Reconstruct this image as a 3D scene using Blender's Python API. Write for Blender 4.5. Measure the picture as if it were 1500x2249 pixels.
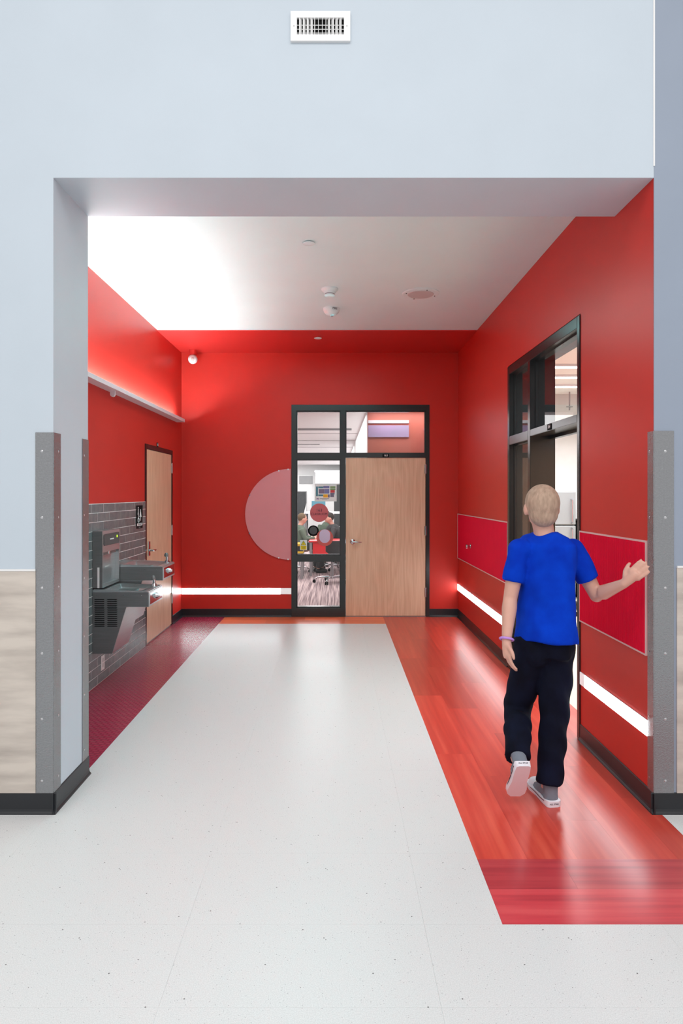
import bpy, bmesh, math, random
from mathutils import Vector, Matrix
random.seed(7)
PI = math.pi
S = bpy.context.scene
C = S.collection
for o in list(bpy.data.objects): bpy.data.objects.remove(o)

# ------------------------------------------------------------------ camera
cd = bpy.data.cameras.new('camera'); cam = bpy.data.objects.new('camera', cd); C.objects.link(cam)
cd.sensor_fit = 'HORIZONTAL'; cd.sensor_width = 36.0; cd.lens = 1450/1500*36
cd.shift_x = 14/1500; cd.shift_y = -40.5/1500
cam.location = (0, 0, 1.66); cam.rotation_euler = (PI/2, 0, 0); cd.clip_end = 100
S.camera = cam
# ------------------------------------------------------------------ world, lights, exposure
S.view_settings.view_transform = 'Standard'; S.view_settings.look = 'None'
S.view_settings.gamma = 1; S.view_settings.use_curve_mapping = False
S.view_settings.exposure = 0.55
w = bpy.data.worlds.new('world'); S.world = w; w.use_nodes = True
w.node_tree.nodes['Background'].inputs[0].default_value = (1.0, 0.99, 0.985, 1)
w.node_tree.nodes['Background'].inputs[1].default_value = 0.56

def area(name, loc, size, power, rot=(0,0,0), col=(1,1,1), spread=None):
    l = bpy.data.lights.new(name, 'AREA'); l.shape = 'RECTANGLE'; l.size, l.size_y = size
    l.energy = power; l.color = col
    if spread: l.spread = spread
    o = bpy.data.objects.new(name, l); C.objects.link(o); o.location = loc; o.rotation_euler = rot
    return o
area('foyer_fill', (0, -1.2, 6.2), (7, 4.0), 190, (0,0,0), (1, 0.99, 0.98))  # unseen soft fill added over the foyer floor and front wall
area('kitchen_light', (3.6, 7.2, 2.7), (2.6, 5.0), 190, (0,0,0), (0.9, 0.97, 1))
area('classroom_light', (1.0, 9.35, 2.86), (1.0, 0.3), 4.5)  # extra fill added to brighten the salmon wall behind the transom
area('classroom_light', (-1.0, 12.5, 2.85), (3.0, 5.0), 110)
area('classroom_light', (-1.0, 20.0, 2.85), (4.0, 7.0), 210)
area('classroom_light', (-1.0, 26.0, 2.85), (4.0, 4.0), 150)
area('passage_fill', (-0.2, 6.6, 3.5), (1.6, 2.2), 26, (0,0,0), (0.45, 1, 1))  # added cyan fill with no fixture, offsets the red bounce

# ------------------------------------------------------------------ helpers
def lin(c):
    r = []
    for v in c:
        v = v/255.0
        r.append(v/12.92 if v <= 0.04045 else ((v+0.055)/1.055)**2.4)
    return tuple(r)+(1,)

def mat(name, rgb, rough=0.5, metal=0.0, spec=0.5, var=0.0, vscale=8, stretch=(1,1,1), bump=0.0, bscale=60, emit=None, estr=0, rgb2=None, coat=0, rnd=0.0, detail=4, contrast=(0.3,0.7)):
    m = bpy.data.materials.new(name); m.use_nodes = True
    nt = m.node_tree; N = nt.nodes; L = nt.links
    b = N['Principled BSDF']
    b.inputs['Roughness'].default_value = rough; b.inputs['Metallic'].default_value = metal
    b.inputs['Specular IOR Level'].default_value = spec
    b.inputs['Coat Weight'].default_value = coat; b.inputs['Coat Roughness'].default_value = 0.08
    c = lin(rgb); b.inputs['Base Color'].default_value = c
    tc = N.new('ShaderNodeTexCoord'); mp = N.new('ShaderNodeMapping'); mp.inputs['Scale'].default_value = stretch
    L.new(tc.outputs['Object'], mp.inputs[0])
    out = None
    n = N.new('ShaderNodeTexNoise'); n.inputs['Scale'].default_value = vscale; n.inputs['Detail'].default_value = detail
    L.new(mp.outputs[0], n.inputs['Vector'])
    mr = N.new('ShaderNodeMapRange'); mr.inputs[1].default_value = contrast[0]; mr.inputs[2].default_value = contrast[1]
    L.new(n.outputs['Fac'], mr.inputs[0])
    mx = N.new('ShaderNodeMix'); mx.data_type = 'RGBA'
    c2 = lin(rgb2) if rgb2 else tuple(v*(1-max(var,0.03)) for v in c[:3])+(1,)
    mx.inputs[6].default_value = c; mx.inputs[7].default_value = c2
    L.new(mr.outputs[0], mx.inputs[0]); out = mx.outputs[2]
    if rnd:
        oi = N.new('ShaderNodeObjectInfo'); m2 = N.new('ShaderNodeMapRange')
        m2.inputs[3].default_value = 1-rnd; m2.inputs[4].default_value = 1+rnd*0.6
        L.new(oi.outputs['Random'], m2.inputs[0])
        vm = N.new('ShaderNodeVectorMath'); vm.operation = 'SCALE'
        L.new(out, vm.inputs[0]); L.new(m2.outputs[0], vm.inputs['Scale']); out = vm.outputs[0]
        va = N.new('ShaderNodeVectorMath'); va.operation = 'ADD'   # shift the pattern from piece to piece
        vs = N.new('ShaderNodeVectorMath'); vs.operation = 'SCALE'; vs.inputs[0].default_value = (37, 91, 53)
        L.new(oi.outputs['Random'], vs.inputs['Scale']); L.new(mp.outputs[0], va.inputs[0]); L.new(vs.outputs[0], va.inputs[1])
        L.new(va.outputs[0], n.inputs['Vector'])
    L.new(out, b.inputs['Base Color'])
    if bump:
        nb = N.new('ShaderNodeTexNoise'); nb.inputs['Scale'].default_value = bscale; nb.inputs['Detail'].default_value = 2
        L.new(tc.outputs['Object'], nb.inputs['Vector'])
        bp = N.new('ShaderNodeBump'); bp.inputs['Strength'].default_value = bump; bp.inputs['Distance'].default_value = 0.002
        L.new(nb.outputs['Fac'], bp.inputs['Height']); L.new(bp.outputs[0], b.inputs['Normal'])
    if emit:
        b.inputs['Emission Color'].default_value = lin(emit); b.inputs['Emission Strength'].default_value = estr
    m['c'] = 1
    return m

M = {}
M['white_wall'] = mat('pale blue grey wall paint', (194,205,215), 0.55, var=0.02, vscale=3, bump=0.08, bscale=220)
M['slate_wall'] = mat('slate wall paint', (146,157,174), 0.55, var=0.04, vscale=3, bump=0.08, bscale=220)
M['red'] = mat('red wall paint', (200,52,44), 0.38, spec=0.2, var=0.04, vscale=2, bump=0.06, bscale=260)
M['red_ceiling'] = mat('red ceiling paint', (198,44,40), 0.45, var=0.04, vscale=2)
M['ceiling'] = mat('white ceiling paint', (220,244,246), 0.7, var=0.02, vscale=2)
M['inner_white'] = mat('white interior paint', (236,236,236), 0.6, var=0.02)
M['salmon'] = mat('salmon interior paint', (205,112,92), 0.5, rgb2=(196,118,112), vscale=0.8)
M['lavender'] = mat('lavender strip', (190,160,205), 0.4, rgb2=(170,160,190), vscale=2)
M['beige_panel'] = mat('whitewashed wainscot laminate', (208,198,188), 0.5, rgb2=(172,162,154), vscale=2.4, stretch=(1,1,6), detail=9, contrast=(0.38,0.72), bump=0.1, bscale=80)
M['base_black'] = mat('black rubber', (30,33,38), 0.35, var=0.1)
M['frame_black'] = mat('black frame paint', (32,34,35), 0.22, var=0.08, spec=0.6)
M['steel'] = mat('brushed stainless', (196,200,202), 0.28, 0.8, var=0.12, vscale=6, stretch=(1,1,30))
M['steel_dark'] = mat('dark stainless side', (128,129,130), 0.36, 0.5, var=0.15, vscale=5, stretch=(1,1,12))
M['chrome'] = mat('chrome', (205,205,208), 0.1, 1.0)
M['guard'] = mat('hammered stainless', (156,158,161), 0.24, 0.9, var=0.15, vscale=120, bump=0.9, bscale=210)
M['white_plastic'] = mat('white plastic', (235,235,235), 0.4)
M['fitting_white'] = mat('white ceiling fitting', (222,242,244), 0.5)
M['white_metal'] = mat('white painted metal', (226,226,232), 0.4)
M['black'] = mat('black', (10,10,11), 0.7, spec=0.15)
M['hair_brown'] = mat('light brown hair', (112,90,66), 0.8, var=0.3, vscale=60)
M['black_plastic'] = mat('black plastic', (26,27,29), 0.4)
M['dark_grey'] = mat('dark grey fabric', (62,64,66), 0.8, var=0.3, vscale=20)
M['crimson'] = mat('crimson panel', (228,22,60), 0.6, spec=0.06, var=0.05)
M['trim_pink'] = mat('pale panel edging', (222,186,184), 0.35)
M['grout'] = mat('pale grout', (214,218,218), 0.8)
M['tile'] = mat('glazed grey tile', (110,126,128), 0.16, rgb2=(92,108,110), vscale=14, rnd=0.10, bump=0.5, bscale=14, coat=0.2)
M['pink_disc'] = mat('pink acrylic', (222,140,146), 0.4)
M['led'] = mat('led diffuser', (255,255,255), 0.4, emit=(236,252,255), estr=8)
M['led_dim'] = mat('dim diffuser', (228,226,228), 0.4, emit=(255,255,255), estr=0.25)  # dim end sections, given a weak glow in the material
M['led_up'] = mat('led strip', (255,255,255), 0.4, emit=(236,255,255), estr=80)
M['glow'] = mat('light tube', (255,255,255), 0.4, emit=(255,255,255), estr=7)
M['green_led'] = mat('green indicator', (180,235,60), 0.4, emit=(170,235,40), estr=1.2)
M['white_print'] = mat('white print', (240,240,240), 0.7, spec=0.1)
M['grey_metal'] = mat('grey metal', (150,151,153), 0.4, 0.3)
M['skin'] = mat('skin', (214,164,146), 0.5, var=0.06, vscale=10)
M['hair'] = mat('sandy hair', (186,158,138), 0.8, rgb2=(156,130,112), vscale=60, stretch=(1,1,0.3), bump=0.5, bscale=180)
M['hair_dark'] = mat('dark hair', (52,44,40), 0.8, var=0.3, vscale=60)
M['blue_shirt'] = mat('blue cotton', (4,62,196), 0.9, spec=0.1, rgb2=(3,46,170), vscale=9, bump=0.15, bscale=300)
M['navy'] = mat('navy black trousers', (20,24,44), 0.9, spec=0.1, rgb2=(14,15,26), vscale=7, bump=0.15, bscale=300)
M['grey_canvas'] = mat('grey canvas', (120,126,138), 0.9, var=0.1, vscale=40)
M['shoe_white'] = mat('white rubber', (232,228,236), 0.5)
M['purple'] = mat('lilac band', (190,140,225), 0.5)
M['green_cloth'] = mat('sage green cloth', (98,112,98), 0.9, var=0.15)
M['red_plastic'] = mat('bright red', (214,34,40), 0.4)
M['yellow'] = mat('yellow print', (246,214,24), 0.5)
M['mustard'] = mat('mustard plastic', (206,164,40), 0.5)
M['teal'] = mat('teal print', (72,124,140), 0.5)
M['periwinkle'] = mat('periwinkle print', (120,122,172), 0.5)
M['poster_green'] = mat('green print', (120,150,96), 0.5)
M['poster_red'] = mat('red print', (212,60,66), 0.5)
M['poster_grey'] = mat('mauve print', (124,110,134), 0.5)
M['poster_orange'] = mat('orange print', (242,172,36), 0.5)
M['coral'] = mat('coral vinyl', (206,92,84), 0.5)
M['rose'] = mat('rose vinyl', (204,100,104), 0.5)
M['lilac_vinyl'] = mat('lilac vinyl', (214,196,222), 0.5)
M['ink'] = mat('dark ink', (48,28,52), 0.6)
M['cream_floor'] = mat('cream vinyl floor', (224,214,186), 0.3, var=0.05)
M['grey_panel'] = mat('light grey cabinet', (196,196,196), 0.5, var=0.04)
M['mid_grey'] = mat('mid grey cabinet', (128,129,130), 0.4, var=0.1)
M['brown_face'] = mat('brown painted recess', (150,90,70), 0.5)
M['sign_grey'] = mat('grey disc', (78,78,80), 0.5)

def wood_mat(name, a, b_, rough=0.35):
    m = bpy.data.materials.new(name); m.use_nodes = True; nt = m.node_tree; N = nt.nodes; L = nt.links; b = N['Principled BSDF']
    tc = N.new('ShaderNodeTexCoord'); mp = N.new('ShaderNodeMapping'); mp.inputs['Scale'].default_value = (3.1, 3.1, 0.42)
    L.new(tc.outputs['Object'], mp.inputs[0])
    n1 = N.new('ShaderNodeTexNoise'); n1.inputs['Scale'].default_value = 1.7; n1.inputs['Detail'].default_value = 1.5; L.new(mp.outputs[0], n1.inputs['Vector'])
    mul = N.new('ShaderNodeMath'); mul.operation = 'MULTIPLY'; mul.inputs[1].default_value = 14; L.new(n1.outputs['Fac'], mul.inputs[0])
    fr = N.new('ShaderNodeMath'); fr.operation = 'PINGPONG'; fr.inputs[1].default_value = 1; L.new(mul.outputs[0], fr.inputs[0])
    mp2 = N.new('ShaderNodeMapping'); mp2.inputs['Scale'].default_value = (140, 140, 2.5); L.new(tc.outputs['Object'], mp2.inputs[0])
    n2 = N.new('ShaderNodeTexNoise'); n2.inputs['Scale'].default_value = 1.0; n2.inputs['Detail'].default_value = 3; L.new(mp2.outputs[0], n2.inputs['Vector'])
    ad = N.new('ShaderNodeMath'); ad.operation = 'MULTIPLY_ADD'; ad.inputs[1].default_value = 0.22; L.new(fr.outputs[0], ad.inputs[0]); L.new(n2.outputs['Fac'], ad.inputs[2])
    mr = N.new('ShaderNodeMapRange'); mr.inputs[1].default_value = 0.3; mr.inputs[2].default_value = 1.0; L.new(ad.outputs[0], mr.inputs[0])
    mx = N.new('ShaderNodeMix'); mx.data_type = 'RGBA'; mx.inputs[6].default_value = lin(a); mx.inputs[7].default_value = lin(b_)
    L.new(mr.outputs[0], mx.inputs[0]); L.new(mx.outputs[2], b.inputs['Base Color'])
    b.inputs['Roughness'].default_value = rough
    return m
M['oak'] = wood_mat('oak veneer', (236,198,168), (206,156,124))

def plank_mat(name, cols, along):
    m = bpy.data.materials.new(name); m.use_nodes = True; nt = m.node_tree; N = nt.nodes; L = nt.links; b = N['Principled BSDF']
    tc = N.new('ShaderNodeTexCoord'); oi = N.new('ShaderNodeObjectInfo')
    vs = N.new('ShaderNodeVectorMath'); vs.operation = 'SCALE'; vs.inputs[0].default_value = (31, 57, 11); L.new(oi.outputs['Random'], vs.inputs['Scale'])
    va = N.new('ShaderNodeVectorMath'); va.operation = 'ADD'; L.new(tc.outputs['Object'], va.inputs[0]); L.new(vs.outputs[0], va.inputs[1])
    mp = N.new('ShaderNodeMapping'); mp.inputs['Scale'].default_value = (26, 1.1, 1) if along == 'Y' else (1.1, 26, 1)
    L.new(va.outputs[0], mp.inputs[0])
    n = N.new('ShaderNodeTexNoise'); n.inputs['Scale'].default_value = 1; n.inputs['Detail'].default_value = 4; n.inputs['Roughness'].default_value = 0.5; L.new(mp.outputs[0], n.inputs['Vector'])
    cr = N.new('ShaderNodeValToRGB'); e = cr.color_ramp.elements
    e.new(0.5)
    for i_, p_ in enumerate((0.2, 0.5, 0.8)): e[i_].position = p_; e[i_].color = lin(cols[i_])
    L.new(n.outputs['Fac'], cr.inputs[0])
    m2 = N.new('ShaderNodeMapRange'); m2.inputs[3].default_value = 0.80; m2.inputs[4].default_value = 1.14; L.new(oi.outputs['Random'], m2.inputs[0])
    sc = N.new('ShaderNodeVectorMath'); sc.operation = 'SCALE'; L.new(cr.outputs[0], sc.inputs[0]); L.new(m2.outputs[0], sc.inputs['Scale'])
    L.new(sc.outputs[0], b.inputs['Base Color'])
    rr = N.new('ShaderNodeMapRange'); b.inputs['Specular IOR Level'].default_value = 0.75; rr.inputs[3].default_value = 0.27; rr.inputs[4].default_value = 0.30; L.new(n.outputs['Fac'], rr.inputs[0]); L.new(rr.outputs[0], b.inputs['Roughness'])
    bp = N.new('ShaderNodeBump'); bp.inputs['Strength'].default_value = 0.03; bp.inputs['Distance'].default_value = 0.0002; L.new(n.outputs['Fac'], bp.inputs['Height']); L.new(bp.outputs[0], b.inputs['Normal'])
    return m
M['plank'] = plank_mat('red wood plank', ((186,56,46), (204,68,54), (220,92,72)), 'Y')
M['plank_x'] = plank_mat('crimson wood plank', ((158,48,56), (202,66,74), (216,88,90)), 'X')
M['plank_orange'] = plank_mat('orange wood plank', ((210,84,48), (228,104,64), (236,130,84)), 'X')

def speckle_floor():
    m = bpy.data.materials.new('speckled white floor tile'); m.use_nodes = True; nt = m.node_tree; N = nt.nodes; L = nt.links; b = N['Principled BSDF']
    tc = N.new('ShaderNodeTexCoord')
    def dots(scale, thr, seed):
        v = N.new('ShaderNodeTexVoronoi'); v.inputs['Scale'].default_value = scale
        mp = N.new('ShaderNodeMapping'); mp.inputs['Location'].default_value = (seed, seed*2, 0); mp.inputs['Scale'].default_value = (1, 1, 0.01); L.new(tc.outputs['Object'], mp.inputs[0]); L.new(mp.outputs[0], v.inputs['Vector'])
        lt = N.new('ShaderNodeMath'); lt.operation = 'LESS_THAN'; lt.inputs[1].default_value = thr; L.new(v.outputs['Distance'], lt.inputs[0])
        sp = N.new('ShaderNodeSeparateColor'); L.new(v.outputs['Color'], sp.inputs[0])
        g = N.new('ShaderNodeMath'); g.operation = 'GREATER_THAN'; g.inputs[1].default_value = 0.72; L.new(sp.outputs[0], g.inputs[0])
        mu = N.new('ShaderNodeMath'); mu.operation = 'MULTIPLY'; L.new(lt.outputs[0], mu.inputs[0]); L.new(g.outputs[0], mu.inputs[1])
        return mu.outputs[0]
    a = N.new('ShaderNodeTexNoise'); a.inputs['Scale'].default_value = 260; a.inputs['Detail'].default_value = 2; L.new(tc.outputs['Object'], a.inputs['Vector'])
    mr = N.new('ShaderNodeMapRange'); mr.inputs[1].default_value = 0.35; mr.inputs[2].default_value = 0.65; L.new(a.outputs['Fac'], mr.inputs[0])
    m1 = N.new('ShaderNodeMix'); m1.data_type = 'RGBA'; m1.inputs[6].default_value = lin((208,209,209)); m1.inputs[7].default_value = lin((223,224,224)); L.new(mr.outputs[0], m1.inputs[0])
    m2 = N.new('ShaderNodeMix'); m2.data_type = 'RGBA'; m2.inputs[7].default_value = lin((176,176,178)); L.new(m1.outputs[2], m2.inputs[6]); L.new(dots(95, 0.16, 3), m2.inputs[0])
    m3 = N.new('ShaderNodeMix'); m3.data_type = 'RGBA'; m3.inputs[7].default_value = lin((112,112,112)); L.new(m2.outputs[2], m3.inputs[6]); L.new(dots(24, 0.07, 9), m3.inputs[0])
    L.new(m3.outputs[2], b.inputs['Base Color'])
    b.inputs['Roughness'].default_value = 0.33; b.inputs['Specular IOR Level'].default_value = 0.3
    return m
M['floor'] = speckle_floor()

def rubber_mat():
    m = bpy.data.materials.new('maroon raised rubber'); m.use_nodes = True; nt = m.node_tree; N = nt.nodes; L = nt.links; b = N['Principled BSDF']
    b.inputs['Base Color'].default_value = lin((150,32,62)); b.inputs['Roughness'].default_value = 0.27
    tc = N.new('ShaderNodeTexCoord'); mp = N.new('ShaderNodeMapping'); mp.inputs['Scale'].default_value = (1, 1, 1); L.new(tc.outputs['Object'], mp.inputs[0])
    br = N.new('ShaderNodeTexBrick'); br.inputs['Scale'].default_value = 1; br.inputs['Brick Width'].default_value = 0.045; br.inputs['Row Height'].default_value = 0.03
    br.inputs['Mortar Size'].default_value = 0.009; br.inputs['Mortar Smooth'].default_value = 0.6; L.new(mp.outputs[0], br.inputs['Vector'])
    bp = N.new('ShaderNodeBump'); bp.inputs['Strength'].default_value = 0.5; bp.inputs['Distance'].default_value = 0.002; bp.invert = True
    L.new(br.outputs['Fac'], bp.inputs['Height']); L.new(bp.outputs[0], b.inputs['Normal'])
    mx = N.new('ShaderNodeMix'); mx.data_type = 'RGBA'; mx.inputs[6].default_value = lin((166,42,72)); mx.inputs[7].default_value = lin((146,30,58))
    L.new(br.outputs['Fac'], mx.inputs[0]); L.new(mx.outputs[2], b.inputs['Base Color'])
    return m
M['rubber'] = rubber_mat()

def carpet_mat():
    m = bpy.data.materials.new('mauve striped carpet'); m.use_nodes = True; nt = m.node_tree; N = nt.nodes; L = nt.links; b = N['Principled BSDF']
    tc = N.new('ShaderNodeTexCoord'); mp = N.new('ShaderNodeMapping'); mp.inputs['Scale'].default_value = (30, 0.5, 1); L.new(tc.outputs['Object'], mp.inputs[0])
    n = N.new('ShaderNodeTexNoise'); n.inputs['Scale'].default_value = 1.6; n.inputs['Detail'].default_value = 5; L.new(mp.outputs[0], n.inputs['Vector'])
    mr = N.new('ShaderNodeMapRange'); mr.inputs[1].default_value = 0.38; mr.inputs[2].default_value = 0.62; L.new(n.outputs['Fac'], mr.inputs[0])
    mx = N.new('ShaderNodeMix'); mx.data_type = 'RGBA'; mx.inputs[6].default_value = lin((118,98,102)); mx.inputs[7].default_value = lin((196,174,172))
    L.new(mr.outputs[0], mx.inputs[0]); L.new(mx.outputs[2], b.inputs['Base Color']); b.inputs['Roughness'].default_value = 0.95
    return m
M['carpet'] = carpet_mat()

def glass_mat():
    m = bpy.data.materials.new('clear glass'); m.use_nodes = True; nt = m.node_tree; N = nt.nodes; L = nt.links
    N.remove(N['Principled BSDF']); out = N['Material Output']
    t = N.new('ShaderNodeBsdfTransparent'); t.inputs[0].default_value = (0.97, 0.98, 0.98, 1)
    g = N.new('ShaderNodeBsdfGlossy'); g.inputs['Roughness'].default_value = 0.02; g.inputs[0].default_value = (1, 1, 1, 1)
    f = N.new('ShaderNodeFresnel'); f.inputs[0].default_value = 1.4
    ge = N.new('ShaderNodeNewGeometry'); inv = N.new('ShaderNodeMath'); inv.operation = 'SUBTRACT'; inv.inputs[0].default_value = 1; L.new(ge.outputs['Backfacing'], inv.inputs[1])
    mu = N.new('ShaderNodeMath'); mu.operation = 'MULTIPLY'; L.new(f.outputs[0], mu.inputs[0]); L.new(inv.outputs[0], mu.inputs[1])
    mx = N.new('ShaderNodeMixShader'); L.new(mu.outputs[0], mx.inputs[0]); L.new(t.outputs[0], mx.inputs[1]); L.new(g.outputs[0], mx.inputs[2]); L.new(mx.outputs[0], out.inputs[0])
    return m
M['glass'] = glass_mat()

# ---- object helpers
def bx(bm, x0, x1, y0, y1, z0, z1, bev=0):
    vs = [bm.verts.new(p) for p in ((x0,y0,z0),(x1,y0,z0),(x1,y1,z0),(x0,y1,z0),(x0,y0,z1),(x1,y0,z1),(x1,y1,z1),(x0,y1,z1))]
    fs = [bm.faces.new([vs[i] for i in f]) for f in ((0,3,2,1),(4,5,6,7),(0,1,5,4),(1,2,6,5),(2,3,7,6),(3,0,4,7))]
    if bev:
        es = {e for f in fs for e in f.edges}
        bmesh.ops.bevel(bm, geom=list(es), offset=bev, segments=2, affect='EDGES', profile=0.5)
def prism(bm, pts, axis, a, b):
    """extrude a 2d outline; axis is the extrusion axis"""
    def P(p, t):
        if axis == 'x': return (t, p[0], p[1])
        if axis == 'y': return (p[0], t, p[1])
        return (p[0], p[1], t)
    A = [bm.verts.new(P(p, a)) for p in pts]; B = [bm.verts.new(P(p, b)) for p in pts]
    bm.faces.new(A[::-1]); bm.faces.new(B)
    n = len(pts)
    for i in range(n): bm.faces.new((A[i], A[(i+1)%n], B[(i+1)%n], B[i]))
def cyl(bm, p, q, r, r2=None, n=20):
    p = Vector(p); q = Vector(q); d = q-p; r2 = r if r2 is None else r2
    z = d.normalized(); x = z.orthogonal().normalized(); y = z.cross(x)
    A = []; B = []
    for i in range(n):
        t = 2*PI*i/n; v = x*math.cos(t)+y*math.sin(t)
        A.append(bm.verts.new(p+v*r)); B.append(bm.verts.new(q+v*r2))
    bm.faces.new(A[::-1]); bm.faces.new(B)
    for i in range(n): bm.faces.new((A[i], A[(i+1)%n], B[(i+1)%n], B[i]))
def tube(bm, pts, rad, n=10):
    pts = [Vector(p) for p in pts]
    if not hasattr(rad, '__len__'): rad = [rad]*len(pts)
    rings = []; x = None
    for i, p in enumerate(pts):
        d = (pts[min(i+1, len(pts)-1)]-pts[max(i-1, 0)]).normalized()
        if x is None: x = d.orthogonal().normalized()
        else: x = (x-d*x.dot(d)).normalized()
        y = d.cross(x)
        r = rad[i]; rx, ry = (r if hasattr(r, '__len__') else (r, r))
        rings.append([bm.verts.new(p+x*math.cos(2*PI*k/n)*rx+y*math.sin(2*PI*k/n)*ry) for k in range(n)])
    for a, b in zip(rings, rings[1:]):
        for k in range(n): bm.faces.new((a[k], a[(k+1)%n], b[(k+1)%n], b[k]))
    bm.faces.new(rings[0][::-1]); bm.faces.new(rings[-1])
def lathe(bm, prof, c=(0,0,0), n=32, ax='z'):
    rings = []
    for r, h in prof:
        ring = []
        for i in range(n):
            t = 2*PI*i/n
            if ax == 'z': v = (c[0]+r*math.cos(t), c[1]+r*math.sin(t), c[2]+h)
            elif ax == 'y': v = (c[0]+r*math.cos(t), c[1]+h, c[2]+r*math.sin(t))
            else: v = (c[0]+h, c[1]+r*math.cos(t), c[2]+r*math.sin(t))
            ring.append(bm.verts.new(v))
        rings.append(ring)
    for a, b in zip(rings, rings[1:]):
        for i in range(n): bm.faces.new((a[i], a[(i+1)%n], b[(i+1)%n], b[i]))
    bm.faces.new(rings[0][::-1]); bm.faces.new(rings[-1])
def ellipsoid(bm, c, r, u=16, v=10, rot=None):
    m = Matrix.Translation(c)
    if rot: m = m @ rot
    m = m @ Matrix.Diagonal((*r, 1))
    bmesh.ops.create_uvsphere(bm, u_segments=u, v_segments=v, radius=1, matrix=m)
def obj(name, bm, m, parent=None, smooth=None):
    me = bpy.data.meshes.new(name)
    bmesh.ops.recalc_face_normals(bm, faces=bm.faces)
    if smooth:
        for f in bm.faces: f.smooth = True
        for e in bm.edges:
            if len(e.link_faces) == 2 and e.calc_face_angle(0) > math.radians(smooth): e.smooth = False
    bm.to_mesh(me); bm.free(); me.materials.append(m if not isinstance(m, str) else M[m])
    o = bpy.data.objects.new(name, me); C.objects.link(o)
    if parent: o.parent = parent
    return o
def box(name, dims, m, parent=None, bev=0):
    bm = bmesh.new(); bx(bm, *dims, bev=bev); return obj(name, bm, m, parent)
def tag(o, label=None, cat=None, group=None, kind=None):
    if label: o['label'] = label
    if cat: o['category'] = cat
    if group: o['group'] = group
    if kind: o['kind'] = kind
    return o
def thing(name, label, cat, loc=(0,0,0), rz=0, group=None, kind=None):
    o = bpy.data.objects.new(name, None); C.objects.link(o); o.location = loc; o.rotation_euler = (0,0,rz); o.empty_display_size = 0.1
    return tag(o, label, cat, group, kind)
def struct(name, boxes, m, label, cat='wall'):
    bm = bmesh.new()
    for b in boxes: bx(bm, *b)
    return tag(obj(name, bm, m), label, cat, kind='structure')
def text(s, size, mtl, parent=None, loc=(0,0,0), rot=(PI/2,0,0), name='lettering', depth=0.0008, sx=1):
    cu = bpy.data.curves.new('t', 'FONT'); cu.body = s; cu.size = size; cu.extrude = depth; cu.align_x = 'CENTER'; cu.align_y = 'CENTER'; cu.resolution_u = 3
    t = bpy.data.objects.new('t', cu); C.objects.link(t); dg = bpy.context.evaluated_depsgraph_get()
    me = bpy.data.meshes.new_from_object(t.evaluated_get(dg)); bpy.data.objects.remove(t)
    me.transform(Matrix.Diagonal((sx,1,1,1)))
    o = bpy.data.objects.new(name, me); me.materials.clear(); me.materials.append(M[mtl]); C.objects.link(o)
    o.location = loc; o.rotation_euler = rot
    if parent: o.parent = parent
    return o
def remeshed(name, bm, m, parent, voxel=0.008, it=6, fac=0.6, disp=None):
    me = bpy.data.meshes.new('tmp'); bmesh.ops.recalc_face_normals(bm, faces=bm.faces); bm.to_mesh(me); bm.free()
    t = bpy.data.objects.new('tmp', me); C.objects.link(t)
    r = t.modifiers.new('r', 'REMESH'); r.mode = 'VOXEL'; r.voxel_size = voxel
    s = t.modifiers.new('s', 'SMOOTH'); s.iterations = it; s.factor = fac
    dg = bpy.context.evaluated_depsgraph_get(); me2 = bpy.data.meshes.new_from_object(t.evaluated_get(dg)); bpy.data.objects.remove(t)
    me2.name = name; me2.materials.clear(); me2.materials.append(M[m])
    for p in me2.polygons: p.use_smooth = True
    if disp:
        for v in me2.vertices: v.co = disp(v.co, v.normal)
    o = bpy.data.objects.new(name, me2); C.objects.link(o); o.parent = parent
    return o

# ------------------------------------------------------------------ dimensions
YF, YJ, YB = 3.428, 3.908, 8.896          # face of the front wall, back of its jamb, back wall
XL, XO, XR = -2.07, -1.463, 1.655         # passage left wall, opening's left edge, passage right wall
ZC, ZO = 3.565, 3.30
# ------------------------------------------------------------------ setting: shell
struct('wall_front', [(-5,XO,YF,YJ,0,6), (XO,XR,YF,YJ,ZO,6)], 'white_wall', 'pale blue grey front wall around the wide opening')
struct('wall_front_right', [(XR+0.001,5,YF,YF+0.0055,0,6),(XR+0.2,5,YF+.0055,YF+0.2,0,6),(XR+0.001,5,YF+.0055,YF+0.2,ZC+.1,6)], 'slate_wall', 'slate grey front wall at the right edge')
struct('trim_1', [(XR-0.004,XR+0.004,YF-0.004,YF+0.004,ZO+0.06,6)], 'white_plastic', 'thin white corner bead above the opening between pale and slate paint', 'corner bead')
DL0, DL1, DLT = 7.18, 8.385, 2.205
struct('wall_left', [(XL-0.25,XL,YJ,DL0,0,ZC+.1), (XL-0.25,XL,DL1,YB,0,ZC+.1), (XL-0.25,XL,DL0,DL1,DLT,ZC+.1)], 'red', 'red left wall of the passage')
R0, R1, RT = 4.455, 6.31, 2.875
struct('wall_right', [(XR,XR+0.2,YF+0.006,R0,0,ZC+.1), (XR,XR+0.2,R1,YB,0,ZC+.1), (XR,XR+0.2,R0,R1,RT,ZC+.1)], 'red', 'red right wall of the passage')
B0, B1, BT = -0.589, 1.271, 2.856
struct('wall_back', [(XL-.25,B0,YB,YB+0.2,0,ZC+.1), (B1,XR+.2,YB,YB+0.2,0,ZC+.1), (B0,B1,YB,YB+0.2,BT,ZC+.1)], 'red', 'red back wall at the end of the passage')
struct('ceiling', [(XL,XR,YJ,7.69,ZC,ZC+.1)], 'ceiling', 'white ceiling of the passage', 'ceiling')
struct('ceiling_back', [(XL,XR,7.69,YB,ZC-.008,ZC+.1)], 'red_ceiling', 'red painted ceiling band along the back wall', 'ceiling')
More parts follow.
